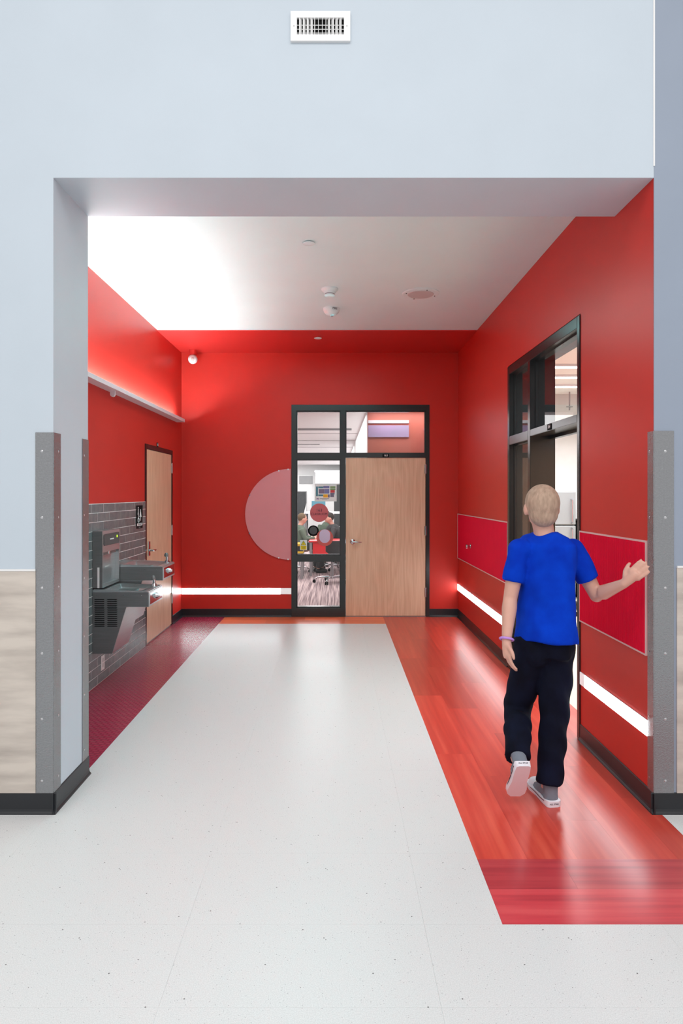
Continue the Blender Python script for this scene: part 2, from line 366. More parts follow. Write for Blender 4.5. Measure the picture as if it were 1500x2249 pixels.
# baseboards
def base_profile(bm, p0, p1, side, h=0.108):
    """black cove base from p0 to p1; side = unit vector away from the wall"""
    p0 = Vector(p0); p1 = Vector(p1); s = Vector(side)
    prof = [(0,0),(0.018,0),(0.016,0.006),(0.009,0.013),(0.006,0.024),(0.006,h-0.003),(0.003,h),(0,h)]
    A = [bm.verts.new(p0+s*a+Vector((0,0,b))) for a,b in prof]; B = [bm.verts.new(p1+s*a+Vector((0,0,b))) for a,b in prof]
    bm.faces.new(A); bm.faces.new(B[::-1])
    for i in range(len(prof)): bm.faces.new((A[i], A[(i+1)%8], B[(i+1)%8], B[i]))
def baseboard(name, segs, label):
    bm = bmesh.new()
    for s in segs: base_profile(bm, *s)
    return tag(obj(name, bm, 'base_black'), label, 'baseboard', kind='structure')
baseboard('baseboard_front', [((-5,YF,0),(XO+.018,YF,0),(0,-1,0)), ((XO,YF-.018,0),(XO,YJ+.006,0),(1,0,0))], 'black cove base under the left part of the front wall')
baseboard('baseboard_front_right', [((XR-.018,YF,0),(5,YF,0),(0,-1,0))], 'black cove base under the slate wall')
baseboard('baseboard_right', [((XR,YF-.018,0),(XR,R0,0),(-1,0,0)), ((XR,R1,0),(XR,YB,0),(-1,0,0))], 'black cove base along the red right wall')
baseboard('baseboard_back', [((XL,YB,0),(B0,YB,0),(0,-1,0)), ((B1,YB,0),(XR,YB,0),(0,-1,0))], 'black cove base along the red back wall')
baseboard('baseboard_left', [((XL,DL1,0),(XL,YB,0),(1,0,0))], 'black cove base between restroom door and back corner')

# ---- floor: slab with pieces
fl = struct('floor', [(-5,5,-2.5,YB+0.2,-0.12,-0.004)], 'grout', 'floor of speckled white tiles, red planks and maroon rubber', 'floor')
def piece(name, x0, x1, y0, y1, m, z=0.0, g=0.00018, par=fl):
    bm = bmesh.new(); bx(bm, x0+g-(x0+x1)/2, x1-g-(x0+x1)/2, y0+g-(y0+y1)/2, y1-g-(y0+y1)/2, -0.0045, z)
    o = obj(name, bm, m, par); o.location = ((x0+x1)/2, (y0+y1)/2, 0); return o
PX0, PX1, PY0 = 0.645, 1.69, 2.544
T = 0.914
xs = [-1.485+T*i for i in range(-4, 9)]; ys = [8.416-0.8-T*i for i in range(0, 13)]
def tiles(rx0, rx1, ry0, ry1):
    gx = sorted({rx0, rx1, *[x for x in xs if rx0 < x < rx1]}); gy = sorted({ry0, ry1, *[y for y in ys if ry0 < y < ry1]})
    for a, b in zip(gx, gx[1:]):
        for c, d in zip(gy, gy[1:]): piece('tile', a, b, c, d, 'floor')
tiles(-1.485, PX0, PY0, 8.416); tiles(-5, -1.485, PY0, YF); tiles(-5, 5, -2.5, PY0); tiles(PX1, 5, PY0, YF)
piece('rubber_sheet', XL, -1.485, YJ, 6.63, 'rubber'); piece('rubber_sheet', XL, -1.485, 6.63, YB, 'rubber')
W = 0.2286
for a, b in ((R0, 5.38), (5.38, R1)): piece('plank', XR, XR+0.2, a, b, 'plank')
cols = [PX0, PX0+W, PX0+2*W, PX0+3*W, PX0+4*W, XR+0.2]
offs = [4.208, 3.882, 3.353, 4.02, 3.6]
for i in range(5):
    y = 2.997; js = [2.997]; k = offs[i]
    while k < YB-0.05:
        if k > y+0.05: js.append(k)
        k += 1.219
    js.append(YB)
    for a, b in zip(js, js[1:]):
        x1 = cols[i+1]
        if i == 4:
            if b <= YF+0.3: x1 = PX1
            if a < YF < b: # cut round the end of the right wall
                piece('plank', cols[i], PX1, a, b, 'plank'); continue
            x1 = XR
        piece('plank', cols[i], x1, a, b, 'plank')
for (y0, y1, js) in ((2.770, 2.997, [PX0, 1.02, PX1+.6]), (PY0, 2.770, [PX0, PX1-.1, PX1+1.1])):
    for a, b in zip(js, js[1:]): piece('plank', a, b, y0, y1, 'plank_x', z=0.0006)
for a, b in ((-1.485,-0.9),(-0.9,0.1),(0.1,PX0)): piece('plank', a, b, 8.416, 8.66, 'plank_orange')
for a, b in ((-1.485,-0.4),(-0.4,PX0)): piece('plank', a, b, 8.66, YB, 'plank_orange')

# ---- grey wall tiles on the left wall
tf = thing('tile_wainscot', 'grey glazed brick tile wainscot on the red left wall behind the fountain', 'tiles', (0,0,0), kind='structure')
box('grout_bed', (XL-0.001, XL+0.0075, YJ, DL0, 0, 1.573), 'grout', tf)
RH, TW = 0.0785, 0.30
shared = {}
for r in range(20):
    z1 = 1.57-r*RH; z0 = z1-RH
    j = 5.582 + (0.15 if r % 2 else 0) - 4*TW
    while j < DL0:
        a, b = max(j, 4.45), min(j+TW, DL0-0.002)
        if b-a > 0.02:
            key = (round(b-a, 3))
            if key not in shared:
                bm = bmesh.new(); g = 0.002; bx(bm, 0, 0.006, g, (b-a)-g, 0.002, RH-0.002)
                bmesh.ops.bevel(bm, geom=[e for e in bm.edges if all(v.co.x > 0.005 for v in e.verts)], offset=0.0018, segments=1, affect='EDGES')
                me = bpy.data.meshes.new('tile'); bmesh.ops.recalc_face_normals(bm, faces=bm.faces); bm.to_mesh(me); bm.free(); me.materials.append(M['tile']); shared[key] = me
            o = bpy.data.objects.new('tile', shared[key]); C.objects.link(o); o.parent = tf
            o.location = (XL+0.003+random.uniform(-.0006,.0006), a, max(z0, 0.001)); o.rotation_euler = (0, random.uniform(-.003,.003), 0)
        j += TW

# ---- wainscot panels on the front wall
def wains(x0, x1, z1, nm, label):
    t = thing(nm, label, 'wall panel', (0,0,0), kind='structure')
    box('panel', (x0, x1, YF-0.008, YF-0.0005, 0.108, z1-0.004), 'beige_panel', t)
    box('top_edging', (x0, x1, YF-0.011, YF-0.0005, z1-0.004, z1+0.006), 'white_plastic', t)
wains(-5, -1.553, 1.262, 'trim_2', 'whitewashed beige wainscot panel left of the opening')
wains(1.772, 5, 1.279, 'trim_3', 'whitewashed beige wainscot panel under the slate wall')

# ---- corner guards
def guard(label, pts, z0, z1, screws):
    t = thing('corner_guard', label, 'corner guard', (pts[1][0], pts[1][1], z0), group=None)
    p = [Vector((a-pts[1][0], b-pts[1][1])) for a, b in pts]   # L section: end, corner, end (outer skin)
    d0 = (p[0]-p[1]).normalized(); d1 = (p[2]-p[1]).normalized(); th = 0.0025
    inn = (d0+d1)*th
    out = [p[0], p[1], p[2], p[2]+d0*th, inn, p[0]+d1*th]
    bm = bmesh.new(); prism(bm, [tuple(v) for v in out], 'z', 0, z1-z0)
    bmesh.ops.bevel(bm, geom=[e for e in bm.edges if abs(e.verts[0].co.z-e.verts[1].co.z) > 0.5 and (e.verts[0].co.xy-p[1]).length < 1e-4], offset=0.003, segments=3, affect='EDGES')
    obj('angle', bm, 'guard', t, 30)
    for (face, off, zs) in screws:
        for z in zs:
            bm = bmesh.new(); d = d0 if face == 0 else d1; n_ = -(d1 if face == 0 else d0)
            c = Vector((*(p[1]+d*off), z-z0)); n3 = Vector((n_.x, n_.y, 0))
            cyl(bm, c, c+n3*0.002, 0.0065, 0.0035, 14)
            obj('screw', bm, 'chrome', t, 40)
    return t
zz = [1.88, 1.535, 1.17, 0.83, 0.49, 0.17]
guard('stainless corner guard on the left front corner of the opening', [(XO-.092,YF-.004),(XO+.004,YF-.004),(XO+.004,YF+.084)], 0.106, 1.977, [(0,.062,zz),(1,.06,zz)])
guard('narrow stainless corner guard on the rear edge of the left jamb', [(XO+.004,YJ-.093),(XO+.004,YJ+.004),(XO-.08,YJ+.004)], 0.106, 1.977, [(0,.07,zz)])
guard('stainless corner guard on the right front corner of the opening', [(XR+.102,YF-.004),(XR-.004,YF-.004),(XR-.004,YF+.062)], 0.106, 1.985, [(0,.062,zz),(1,.045,zz)])

# ------------------------------------------------------------------ framed doors
def member(name, x0, x1, z0, z1, par, d=0.2, m='frame_black', y0=-0.008):
    bm = bmesh.new(); bx(bm, x0, x1, y0, d, z0, z1)
    bmesh.ops.bevel(bm, geom=[e for e in bm.edges if all(v.co.y < y0+0.001 for v in e.verts)], offset=0.003, segments=2, affect='EDGES')
    return obj(name, bm, m, par)
def pane(par, x0, x1, z0, z1, y=0.055):
    p = box('pane', (x0, x1, y, y+0.006, z0, z1), 'glass', par)
    bm = bmesh.new(); s = 0.013
    for a in ((x0, x1, z1-s, z1), (x0, x1, z0, z0+s), (x0, x0+s, z0+s, z1-s), (x1-s, x1, z0+s, z1-s)):
        bx(bm, a[0], a[1], y-0.018, y, a[2], a[3])
    obj('glazing_bead', bm, 'frame_black', par)
    return p
def lever(par, x, z, dirx, y, square=False):
    bm = bmesh.new()
    if square: bx(bm, x-0.033, x+0.033, y-0.012, y, z-0.06, z+0.10, bev=0.003)
    else: lathe(bm, [(0.036,0),(0.036,-0.006),(0.03,-0.012),(0.012,-0.016),(0.012,-0.05)], (x, y, z), 24, 'y')
    obj('rose' if not square else 'escutcheon', bm, 'chrome', par, 40)
    bm = bmesh.new()
    if square: cyl(bm, (x,y-0.01,z), (x,y-0.055,z), 0.012)
    tube(bm, [(x-dirx*.004,y-0.05,z),(x+dirx*.02,y-0.054,z),(x+dirx*.06,y-0.054,z-.002),(x+dirx*.10,y-0.052,z-.003),(x+dirx*.115,y-0.045,z-.003)], [(.010,.012),(.010,.012),(.008,.011),(.008,.011),(.007,.010)], 12)
    o = obj('lever_handle', bm, 'chrome', par, 50)
def hinge(par, x, z, y):
    bm = bmesh.new(); cyl(bm, (x,y-0.008,z-.06), (x,y-0.008,z+.06), 0.008, n=12)
    for k in (-1,1): cyl(bm, (x,y-.008,z+k*.06), (x,y-.008,z+k*.066), 0.005, n=10)
    bx(bm, x-0.016, x+0.016, y-0.005, y, z-.06, z+.06)
    obj('hinge', bm, 'chrome', par, 40)
def plate(par, x, z, s, w_=0.085, h=0.045, y=-0.010, mtl='black', tm='white_print', loc=None):
    p = box('number_plate', (x-w_/2, x+w_/2, y-0.003, y+0.002, z-h/2, z+h/2), mtl, par)
    t = text(s, h*0.85, tm, p, (x, y-0.0035, z), name='lettering', sx=1.0 if w_ > .06 else .75)
    return p

def storefront(root, d, leaf):
    W_, H = 1.86, 2.866 if not leaf else 2.856
    member('jamb', 0, 0.067, 0, H, root, d); member('jamb', 1.812, W_, 0, H, root, d)
    member('head', 0.067, 1.812, H-0.079, H, root, d)
    member('mullion', 0.663, 0.73, 0, H-0.079, root, d)
    member('rail', 0.067, 0.663, 0, 0.118, root, d); member('rail', 0.067, 0.663, 0.75, 0.828, root, d); member('rail', 0.067, 0.663, 2.12, 2.2, root, d)
    member('transom_bar', 0.73, 1.812, 2.145, 2.2, root, d)
    pane(root, 0.067, 0.663, 0.118, 0.75); pane(root, 0.067, 0.663, 0.828, 2.12); pane(root, 0.067, 0.663, 2.2, H-0.079); pane(root, 0.73, 1.812, 2.2, H-0.079)
d1 = thing('door_1', 'black framed classroom door with oak leaf, sidelight and transom in the red back wall', 'door', (B0, YB, 0), 0, kind='structure')
storefront(d1, 0.2, True)
leaf = box('door_leaf', (0.733, 1.806, 0.006, 0.05, 0.010, 2.142), 'oak', d1, bev=0.002)
tag(leaf, 'oak veneer leaf')
lever(leaf, 0.825, 1.01, 1, 0.006); 
for z in (1.99, 1.16, 0.33): hinge(leaf, 1.811, z, 0.002)
box('strike', (0.728, 0.734, -0.0095, 0.0, 0.99, 1.04), 'chrome', leaf)
plate(d1, 1.27, 2.172, '163')
box('sill_plate', (0.73, 1.812, 0.0, 0.2, 0.0, 0.006), 'grey_metal', d1)

d2 = thing('door_2', 'oak restroom door in a dark frame on the red left wall', 'door', (XL, DL0, 0), PI/2, kind='structure')
WL = DL1-DL0
member('jamb', 0, 0.055, 0, DLT, d2, 0.15); member('jamb', WL-0.055, WL, 0, DLT, d2, 0.15); member('head', 0.055, WL-0.055, DLT-0.055, DLT, d2, 0.15)
leaf2 = box('door_leaf', (0.058, WL-0.058, -0.004, 0.04, 0.014, DLT-0.058), 'oak', d2, bev=0.002); tag(leaf2, 'oak veneer leaf')
lever(leaf2, 0.13, 1.03, 1, -0.004, True)
for z in (1.98, 1.2, 0.34): hinge(leaf2, WL-0.055, z, -0.006)
plate(d2, 0.50, DLT+0.022, '162', 0.06, 0.05, y=-0.004)
box('restroom_floor', (0, WL, 0.04, 0.25, -0.05, 0.0), 'grey_panel', d2)

d3 = thing('door_3', 'open black framed doorway with sidelight and transom in the red right wall', 'door', (XR, R1, 0), -PI/2, kind='structure')
storefront(d3, 0.205, False)
plate(d3, 1.24, 2.172, '164')
# leaf swung open into the kitchen, behind the near jamb
lf = box('door_leaf', (1.83, 1.875, 0.215, 1.28, 0.012, 2.14), 'oak', d3, bev=0.002); tag(lf, 'oak leaf swung open into the room behind')
lever(lf, 1.83, 1.0, -1, 1.2)
member('soffit_trim', 0.73, 1.812, 2.12, 2.145, d3, 0.2, y0=0.15)

# ------------------------------------------------------------------ kitchen (room 164)
KX0, KX1, KY0, KY1, KZ = XR+0.2, 6.2, YF+0.2, 11.2, 3.2
struct('floor_kitchen', [(KX0,KX1,KY0,KY1,-0.12,-0.001)], 'cream_floor', 'cream floor seen through the open doorway', 'floor')
struct('ceiling_kitchen', [(KX0,KX1,KY0,KY1,KZ,KZ+.08)], 'inner_white', 'white ceiling seen through the transom of the open doorway', 'ceiling')
struct('wall_kitchen', [(KX0,KX1,KY1,KY1+.1,0,KZ), (KX1,KX1+.1,KY0,KY1,0,KZ), (KX0-.1,KX0,YB+.2,KY1,0,KZ)], 'inner_white', 'white wall seen through the open doorway')
struct('trim_4', [(KX0,KX1,10.2,10.5,2.86,KZ)], 'grey_panel', 'dropped white soffit edge behind the transom', 'soffit')
for y, lb in ((7.9, 'topmost'), (8.6, 'middle'), (9.35, 'lowest')):
    t = thing('ceiling_light', lb+' of three long ceiling lights seen through the doorway transom', 'light', (3.2, y, KZ), group='linear lights behind the doorway')
    box('housing', (-1.2, 1.2, -.07, .07, -.03, 0), 'white_metal', t); box('diffuser', (-1.18, 1.18, -.05, .05, -.034, -.03), 'glow', t)
t = thing('pendent_sprinkler', 'small pendent sprinkler behind the transom of the open doorway', 'sprinkler', (3.55, 10.0, KZ))
bm = bmesh.new(); cyl(bm, (0,0,0), (0,0,-.28), .012, n=8); cyl(bm, (0,0,-.22), (0,0,-.23), .05, n=14); obj('pipe', bm, 'grey_metal', t)
fr = thing('refrigerator', 'stainless refrigerator beyond the open doorway', 'refrigerator', (3.38, 10.45, 0))
box('cabinet', (-.4, .4, -.02, .65, .03, 1.68), 'mid_grey', fr, bev=.01)
for (z0, z1, zh) in ((1.17, 1.69, (1.2, 1.58)), (.06, 1.155, (.62, 1.12))):
    dd = box('refrigerator_door', (-.4, .4, -.085, -.025, z0, z1), 'grey_metal', fr, bev=.012)
    bm = bmesh.new(); tube(bm, [(.33,-.085,zh[0]),(.33,-.135,zh[0]+.02),(.33,-.14,zh[1]-.02),(.33,-.085,zh[1])], .013, 10); obj('handle', bm, 'chrome', dd, 40)
bm = bmesh.new(); bx(bm, -.38, .38, 0, .6, 0, .03); obj('plinth', bm, 'black', fr)
cb = thing('low_cabinet', 'dark low cabinet right of the refrigerator', 'cabinet', (4.35, 10.6, 0))
box('body', (-.5, .5, -.25, .55, .05, 1.2), 'black_plastic', cb, bev=.005); box('cabinet_top', (-.52, .52, -.28, .57, 1.2, 1.235), 'black', cb); box('plinth', (-.48,.48,-.2,.5,0,.05), 'black', cb)
box('cabinet_door', (-.48, -.01, -.268, -.25, .08, 1.17), 'dark_grey', cb); box('cabinet_door', (.01, .48, -.268, -.25, .08, 1.17), 'dark_grey', cb)

def office_chair(label, loc, rz, back_z=(.58,.86), fabric='black_plastic', base='chrome', group=None, cat='chair'):
    t = thing('office_chair', label, cat, loc, rz, group)
    bm = bmesh.new(); bx(bm, -.23, .23, -.23, .23, .44, .50, bev=.02); obj('seat', bm, fabric, t, 40)
    bm = bmesh.new()
    n = 8; cols_ = []
    for i in range(n+1):
        u = -1+2*i/n; x = .21*u; y = -.24-.05*(1-u*u); r = .05 if abs(u) == 1 else 0
        cols_.append([bm.verts.new((x, y+dy, z)) for dy, z in ((0,back_z[0]+r),(0,back_z[1]-r),(-.03,back_z[1]-r),(-.03,back_z[0]+r))])
    for a, b in zip(cols_, cols_[1:]):
        for k in range(4): bm.faces.new((a[k], a[(k+1)%4], b[(k+1)%4], b[k]))
    bm.faces.new(cols_[0]); bm.faces.new(cols_[-1][::-1]); obj('backrest', bm, fabric, t, 50)
    bm = bmesh.new(); tube(bm, [(0,-.1,.44),(0,-.25,.45),(0,-.30,.55),(0,-.31,.68)], .016, 8); obj('back_support', bm, 'black_plastic', t)
    bm = bmesh.new(); cyl(bm, (0,0,.1), (0,0,.3), .03, n=12); cyl(bm, (0,0,.3), (0,0,.44), .018, n=12); obj('column', bm, 'grey_metal', t, 40)
    bm = bmesh.new(); cyl(bm, (0,0,.07), (0,0,.13), .045, n=12)
    for k in range(5):
        a = 2*PI*k/5+.3; c, s = math.cos(a), math.sin(a)
        tube(bm, [(.03*c,.03*s,.11),(.17*c,.17*s,.115),(.28*c,.28*s,.095),(.33*c,.33*s,.06)], [.02,.019,.015,.012], 8)
    obj('star_base', bm, base, t, 50)
    for k in range(5):
        a = 2*PI*k/5+.3; c, s = math.cos(a), math.sin(a); bm = bmesh.new()
        for q in (-.018,.018): cyl(bm, (.33*c-s*q-.008*s, .33*s+c*q+.008*c, .03), (.33*c-s*q+.008*s, .33*s+c*q-.008*c, .03), .03, n=12)
        obj('caster', bm, 'black', t)
    return t
office_chair('dark office chair on the cream floor beyond the open doorway', (3.30, 9.25, 0), 0.6, base='black_plastic')

# ------------------------------------------------------------------ classroom (room 163)
RY0, RY1, RZ = YB+0.2, 29.0, 2.9
struct('floor_classroom', [(-4.5,1.85,RY0-.001,RY1,-0.12,0.0)], 'carpet', 'mauve streaked carpet seen through the sidelight', 'floor')
struct('ceiling_classroom', [(-4.5,1.85,RY0,RY1,RZ,RZ+.08)], 'inner_white', 'white classroom ceiling seen through the sidelight', 'ceiling')
struct('wall_classroom', [(-4.5,0.6,RY1,RY1+.1,0,RZ), (-4.6,-4.5,RY0,RY1,0,RZ), (0.47,0.6,9.62,RY1,0,RZ)], 'inner_white', 'white classroom walls seen through the sidelight')
struct('wall_salmon', [(0.472,1.85,9.6,9.7,0,RZ), (1.75,1.85,RY0,9.6,0,RZ)], 'salmon', 'salmon coloured wall seen through the transom')  # guessed wall, placed to fill the transom view with salmon
t = thing('transom_strip', 'lavender strip with a white strip above it behind the transom glass', 'board', (0.47, 9.6, 2.48))  # guessed strips, placed for the lavender and white bands
box('board', (0.01, .60, -.02, 0, 0, .17), 'lavender', t); box('white_strip', (0.01, .60, -.025, 0, .20, .245), 'white_metal', t)
t = thing('wall_recess_cover', 'brown cover panel beside the lavender strip behind the transom glass', 'panel', (1.30, 9.6, 1.9))
box('cover', (0, .2, -.02, 0, 0, .68), 'brown_face', t); box('rim', (-.012, .212, -.028, 0, .68, .70), 'lavender', t)
PL = [(12.6, -.25, 'nearest of the linear pendant lights in the classroom', 2.33+.0), (16.6, -.62, 'second linear pendant light in the classroom', 2.36), (19.6, -.95, 'farthest linear pendant light in the classroom', 2.38)]
for (y, xe, lb, _) in PL:
    zz_ = {12.6: 1.66+141*12.6/1450, 16.6: 1.66+109*16.6/1450, 19.6: 1.66+96*19.6/1450}[y]
    xe = {12.6: 36/1450*12.6, 16.6: -34/1450*16.6, 19.6: -68/1450*19.6}[y]
    t = thing('pendant_light', lb, 'pendant light', (xe-1.2, y, zz_))
    box('housing', (-1.2, 1.2, -.035, .035, -.02, .03), 'grey_metal', t); box('diffuser', (-1.19, 1.19, -.03, .03, .03, .045), 'glow', t)
    for x in (-1.0, 1.0-.05):
        bm = bmesh.new(); cyl(bm, (x,0,.03), (x,0,RZ-zz_), .004, n=6); cyl(bm, (x,0,RZ-zz_-.015), (x,0,RZ-zz_), .035, n=14); obj('stem', bm, 'white_metal', t)
for k, y in enumerate((13.6, 15.4, 17.6, 20.5, 24)):
    t = tag(box('ceiling_rail', (-4.4, .46, y-.02, y+.02, RZ-.012, RZ), 'grey_panel'), 'thin grey cross rail of the classroom ceiling grid', 'ceiling rail', 'classroom ceiling rails', 'structure')
t = thing('cabinet_wall', 'light grey full height cabinets on the far classroom wall', 'cabinet', (-1.55, 28.5, 0))
box('body', (-.1, 1.9, 0, .45, 0, 2.45), 'grey_panel', t)
for i in range(2):
    x = .0+i*.62+ (.0 if i == 0 else .02)
    box('door_upper', (x, x+.58, -.02, 0, 2.1-.02, 2.42), 'mid_grey' if i == 0 else 'grey_panel', t); box('door_lower', (x, x+.58, -.02, 0, .1, 2.05), 'grey_panel', t)
t = thing('projection_screen', 'white projection screen on the far classroom wall', 'screen', (-.22, 28.2, 2.07))
box('screen_sheet', (-.62, .62, 0, .01, .03, .50), 'white_print', t); box('roller_case', (-.66, .66, -.03, .06, .50, .58), 'white_metal', t); box('bottom_bar', (-.63, .63, -.01, .02, 0, .03), 'grey_metal', t)
t = thing('tall_locker', 'dark grey tall locker at the left of the classroom', 'locker', (-1.25, 24, 0))
box('body', (-.35, .21, 0, .5, .02, 1.75), 'mid_grey', t, bev=.01); box('locker_door', (-.33, .19, -.02, 0, .9, 1.72), 'dark_grey', t); box('locker_door', (-.33, .19, -.02, 0, .05, .88), 'mid_grey', t); box('plinth', (-.33,.19,.02,.48,0,.02), 'black', t)
t = thing('backdrop_board', 'dark grey backdrop board behind the seated students', 'board', (.10, 24.5, 0))
box('board', (-.14, .34, 0, .04, .45, 1.98), 'dark_grey', t); box('foot', (-.12, .32, -.2, .25, 0, .04), 'black_plastic', t); box('post', (-.12,-.08,0,.04,.04,.45), 'black_plastic', t); box('post', (.28,.32,0,.04,.04,.45), 'black_plastic', t)
t = thing('tall_counter', 'tall white topped counter behind the seated students', 'counter', (-.25, 22.5, 0))
box('counter_top', (-.75, .6, -.3, .3, .98, 1.04), 'white_metal', t, bev=.005)
for x in (-.7, .55):
    for y in (-.25, .25): box('leg', (x-.02, x+.02, y-.02, y+.02, 0, .98), 'dark_grey', t)
t = thing('monitor', 'dark teal monitor standing on the tall counter', 'monitor', (-.55, 22.5, 1.04))
box('screen', (-.25, .22, -.02, .02, .1, .37), 'teal', t, bev=.01); box('stand', (-.04,.04,-.02,.02,.01,.12), 'black_plastic', t); box('foot', (-.12,.12,-.08,.08,0,.012), 'black_plastic', t)
# leaning white board: tall triangle panel
t = thing('presentation_board', 'white folded presentation board beside the student in green', 'board', (-.83, 15.2, .0))
bm = bmesh.new(); prism(bm, [(-.02,.9),(.02,.9),(.17,1.44),(.17,1.25)], 'y', -.01, .01); obj('board_sheet', bm, 'white_print', t)
bm = bmesh.new(); cyl(bm, (.0,.02,0), (.12,.02,1.25), .012, n=8); cyl(bm, (.3,.3,0), (.12,.02,1.25), .012, n=8); cyl(bm, (.12,-.25,0), (.12,.02,1.25), .012, n=8); obj('easel', bm, 'grey_metal', t)
# tables
def table(nm, label, loc, w_, d_, h, top, leg='grey_metal', panel=None):
    t = thing(nm, label, 'table', loc)
    box('tabletop', (-w_/2, w_/2, -d_/2, d_/2, h-.03, h), top, t, bev=.006)
    for x in (-w_/2+.04, w_/2-.04):
        for y in (-d_/2+.04, d_/2-.04): box('leg', (x-.025, x+.025, y-.025, y+.025, 0, h-.03), leg, t)
    if panel: box('modesty_panel', (-w_/2+.08, w_/2-.08, -d_/2+.03, -d_/2+.05, h-.27, h-.03), panel, t)
    return t
table('classroom_table', 'red classroom table with red front panel behind the dark office chair', (-.05, 13.6, 0), .96, .7, .71, 'red_plastic', panel='red_plastic')
t = table('side_table', 'small grey side table carrying the black and yellow tote', (-.86, 13.1, 0), .5, .5, .46, 'white_metal')
tb = thing('storage_tote', 'black storage tote with mustard lid on the small side table', 'tote', (-.82, 13.1, .46))
box('bin', (-.19, .19, -.18, .18, 0, .17), 'black_plastic', tb, bev=.01); box('lid', (-.21, .21, -.2, .2, .17, .22), 'mustard', tb, bev=.01); box('band', (-.196, .196, -.186, .186, .03, .07), 'mustard', tb)
office_chair('dark office chair with chrome star base nearest the sidelight', (-.06, 12.30, 0), .35, (.56,.80))
office_chair('black chair under the student in green at the left of the classroom', (-.86, 13.95, 0), PI+.2, (.6,.78))
office_chair('grey chair under the dark haired student bent over the table', (-.22, 15.66, 0), PI, (.6,.85), fabric='dark_grey')
office_chair('red chair under the student in dark grey at the right', (.07, 14.38, 0), PI/2-PI+.35, (.55,.85), fabric='red_plastic')
def sitter(label, loc, rz, top, hair, lower='dark_grey', lean=.1, hx=0):
    t = thing('person', label, 'person', loc, rz)   # +y is where the person faces
    bm = bmesh.new(); hz = 1.13; hy = lean+.06
    ellipsoid(bm, (hx, hy, hz), (.075,.092,.115)); cyl(bm, (hx*.6, lean*.8, .96), (hx, hy-.01, 1.06), .05)
    ellipsoid(bm, (hx, hy+.09, hz-.015), (.014,.02,.02))          # nose
    for s in (-1,1):
        ellipsoid(bm, (hx+s*.075, hy, hz-.01), (.012,.022,.03), 10, 8)
        tube(bm, [(s*.17,lean,.90),(s*.22,lean+.1,.70),(s*.14,lean+.32,.72),(s*.10,lean+.38,.73)], [.045,.04,.032,.03], 10)
        for k in range(5): tube(bm, [(s*.10-.03+k*.014,lean+.38,.73),(s*.10-.035+k*.016,lean+.44,.725),(s*.10-.035+k*.016,lean+.47-abs(k-2)*.01,.715)], .009, 6)
        tube(bm, [(s*.1,0,.50),(s*.13,.22,.53),(s*.13,.42,.50),(s*.13,.45,.28),(s*.13,.42,.08)], [.09,.08,.06,.05,.04], 10)
    tube(bm, [(0,-.02,.50),(0,.0,.62),(0,lean*.7,.80),(0,lean,.93)], [(.15,.11),(.14,.10),(.17,.11),(.12,.08)], 14)
    remeshed('body', bm, 'skin', t, .014, 3)
    bm = bmesh.new()
    tube(bm, [(0,-.02,.50),(0,.0,.62),(0,lean*.7,.82),(0,lean,.95),(0,lean+.01,1.0)], [(.17,.13),(.16,.12),(.19,.13),(.14,.10),(.06,.06)], 14)
    for s in (-1,1): tube(bm, [(s*.15,lean,.92),(s*.225,lean+.08,.71),(s*.15,lean+.28,.73)], [.065,.055,.045], 10)
    remeshed('top', bm, top, t, .016, 4)
    bm = bmesh.new()
    for s in (-1,1): tube(bm, [(s*.09,0,.52),(s*.13,.22,.55),(s*.13,.43,.52),(s*.13,.46,.28),(s*.13,.43,.1)], [.11,.095,.075,.065,.06], 10)
    remeshed('trousers', bm, lower, t, .018, 3)
    bm = bmesh.new(); ellipsoid(bm, (hx, hy-.018, hz+.028), (.085,.094,.10)); remeshed('hair', bm, hair, t, .014, 2)
    for s in (-1,1):
        bm = bmesh.new(); bx(bm, s*.13-.045, s*.13+.045, .37, .62, 0, .08, bev=.03); obj('shoe', bm, 'black_plastic', t, 50)
        bm = bmesh.new(); ellipsoid(bm, (hx+s*.03, hy+.084, hz+.012), (.011,.008,.008), 8, 6); obj('eye', bm, 'ink', t)
    return t
sitter('seated student in a sage green top with sandy hair at the left of the sidelight', (-.80, 13.85, 0), -PI/2+.25, 'green_cloth', 'hair_brown', lean=.06)
sitter('seated person in dark grey leaning in at the right edge of the sidelight', (.08, 14.35, 0), PI/2+.35, 'dark_grey', 'hair_dark', lean=.16)
sitter('dark haired student in sage green bent over behind the red table', (-.24, 15.6, 0), PI+.3, 'green_cloth', 'hair_dark', lean=.14)

# ------------------------------------------------------------------ signs on the sidelight glass
GY = YB+0.0545
def G(px, py, y=GY): return ((px-736)/1450*y, 1.66-(py-1084)/1450*y)
def disc(bm, c, r, y, th=.0012, n=48, r_in=None):
    if r_in is None: cyl(bm, (c[0], y, c[1]), (c[0], y-th, c[1]), r, n=n)
    else:
        prof = [(r, 0), (r, -th), (r_in, -th), (r_in, 0)]
        lathe(bm, prof+[prof[0]], (c[0], y, c[1]), n, 'y')
def flat(name, px0, px1, py0, py1, mtl, par, y=GY, th=.001):
    a = G(px0, py1, y); b = G(px1, py0, y); return box(name, (a[0], b[0], y-th, y, a[1], b[1]), mtl, par)
t = thing('room_sign', 'round rose window sign reading 163 CLASSROOM on the sidelight', 'sign')
bm = bmesh.new(); disc(bm, G(701,1126), 20.3*GY/1450, GY); obj('disc', bm, 'rose', t)
c = G(701,1121); text('163', .058, 'ink', t, (c[0], GY-.0022, c[1])); c = G(701,1129.2); text('CLASSROOM', .046, 'ink', t, (c[0], GY-.0022, c[1]), sx=.82)
t = thing('ring_decal', 'black ring decal with grey centre on the sidelight', 'decal')
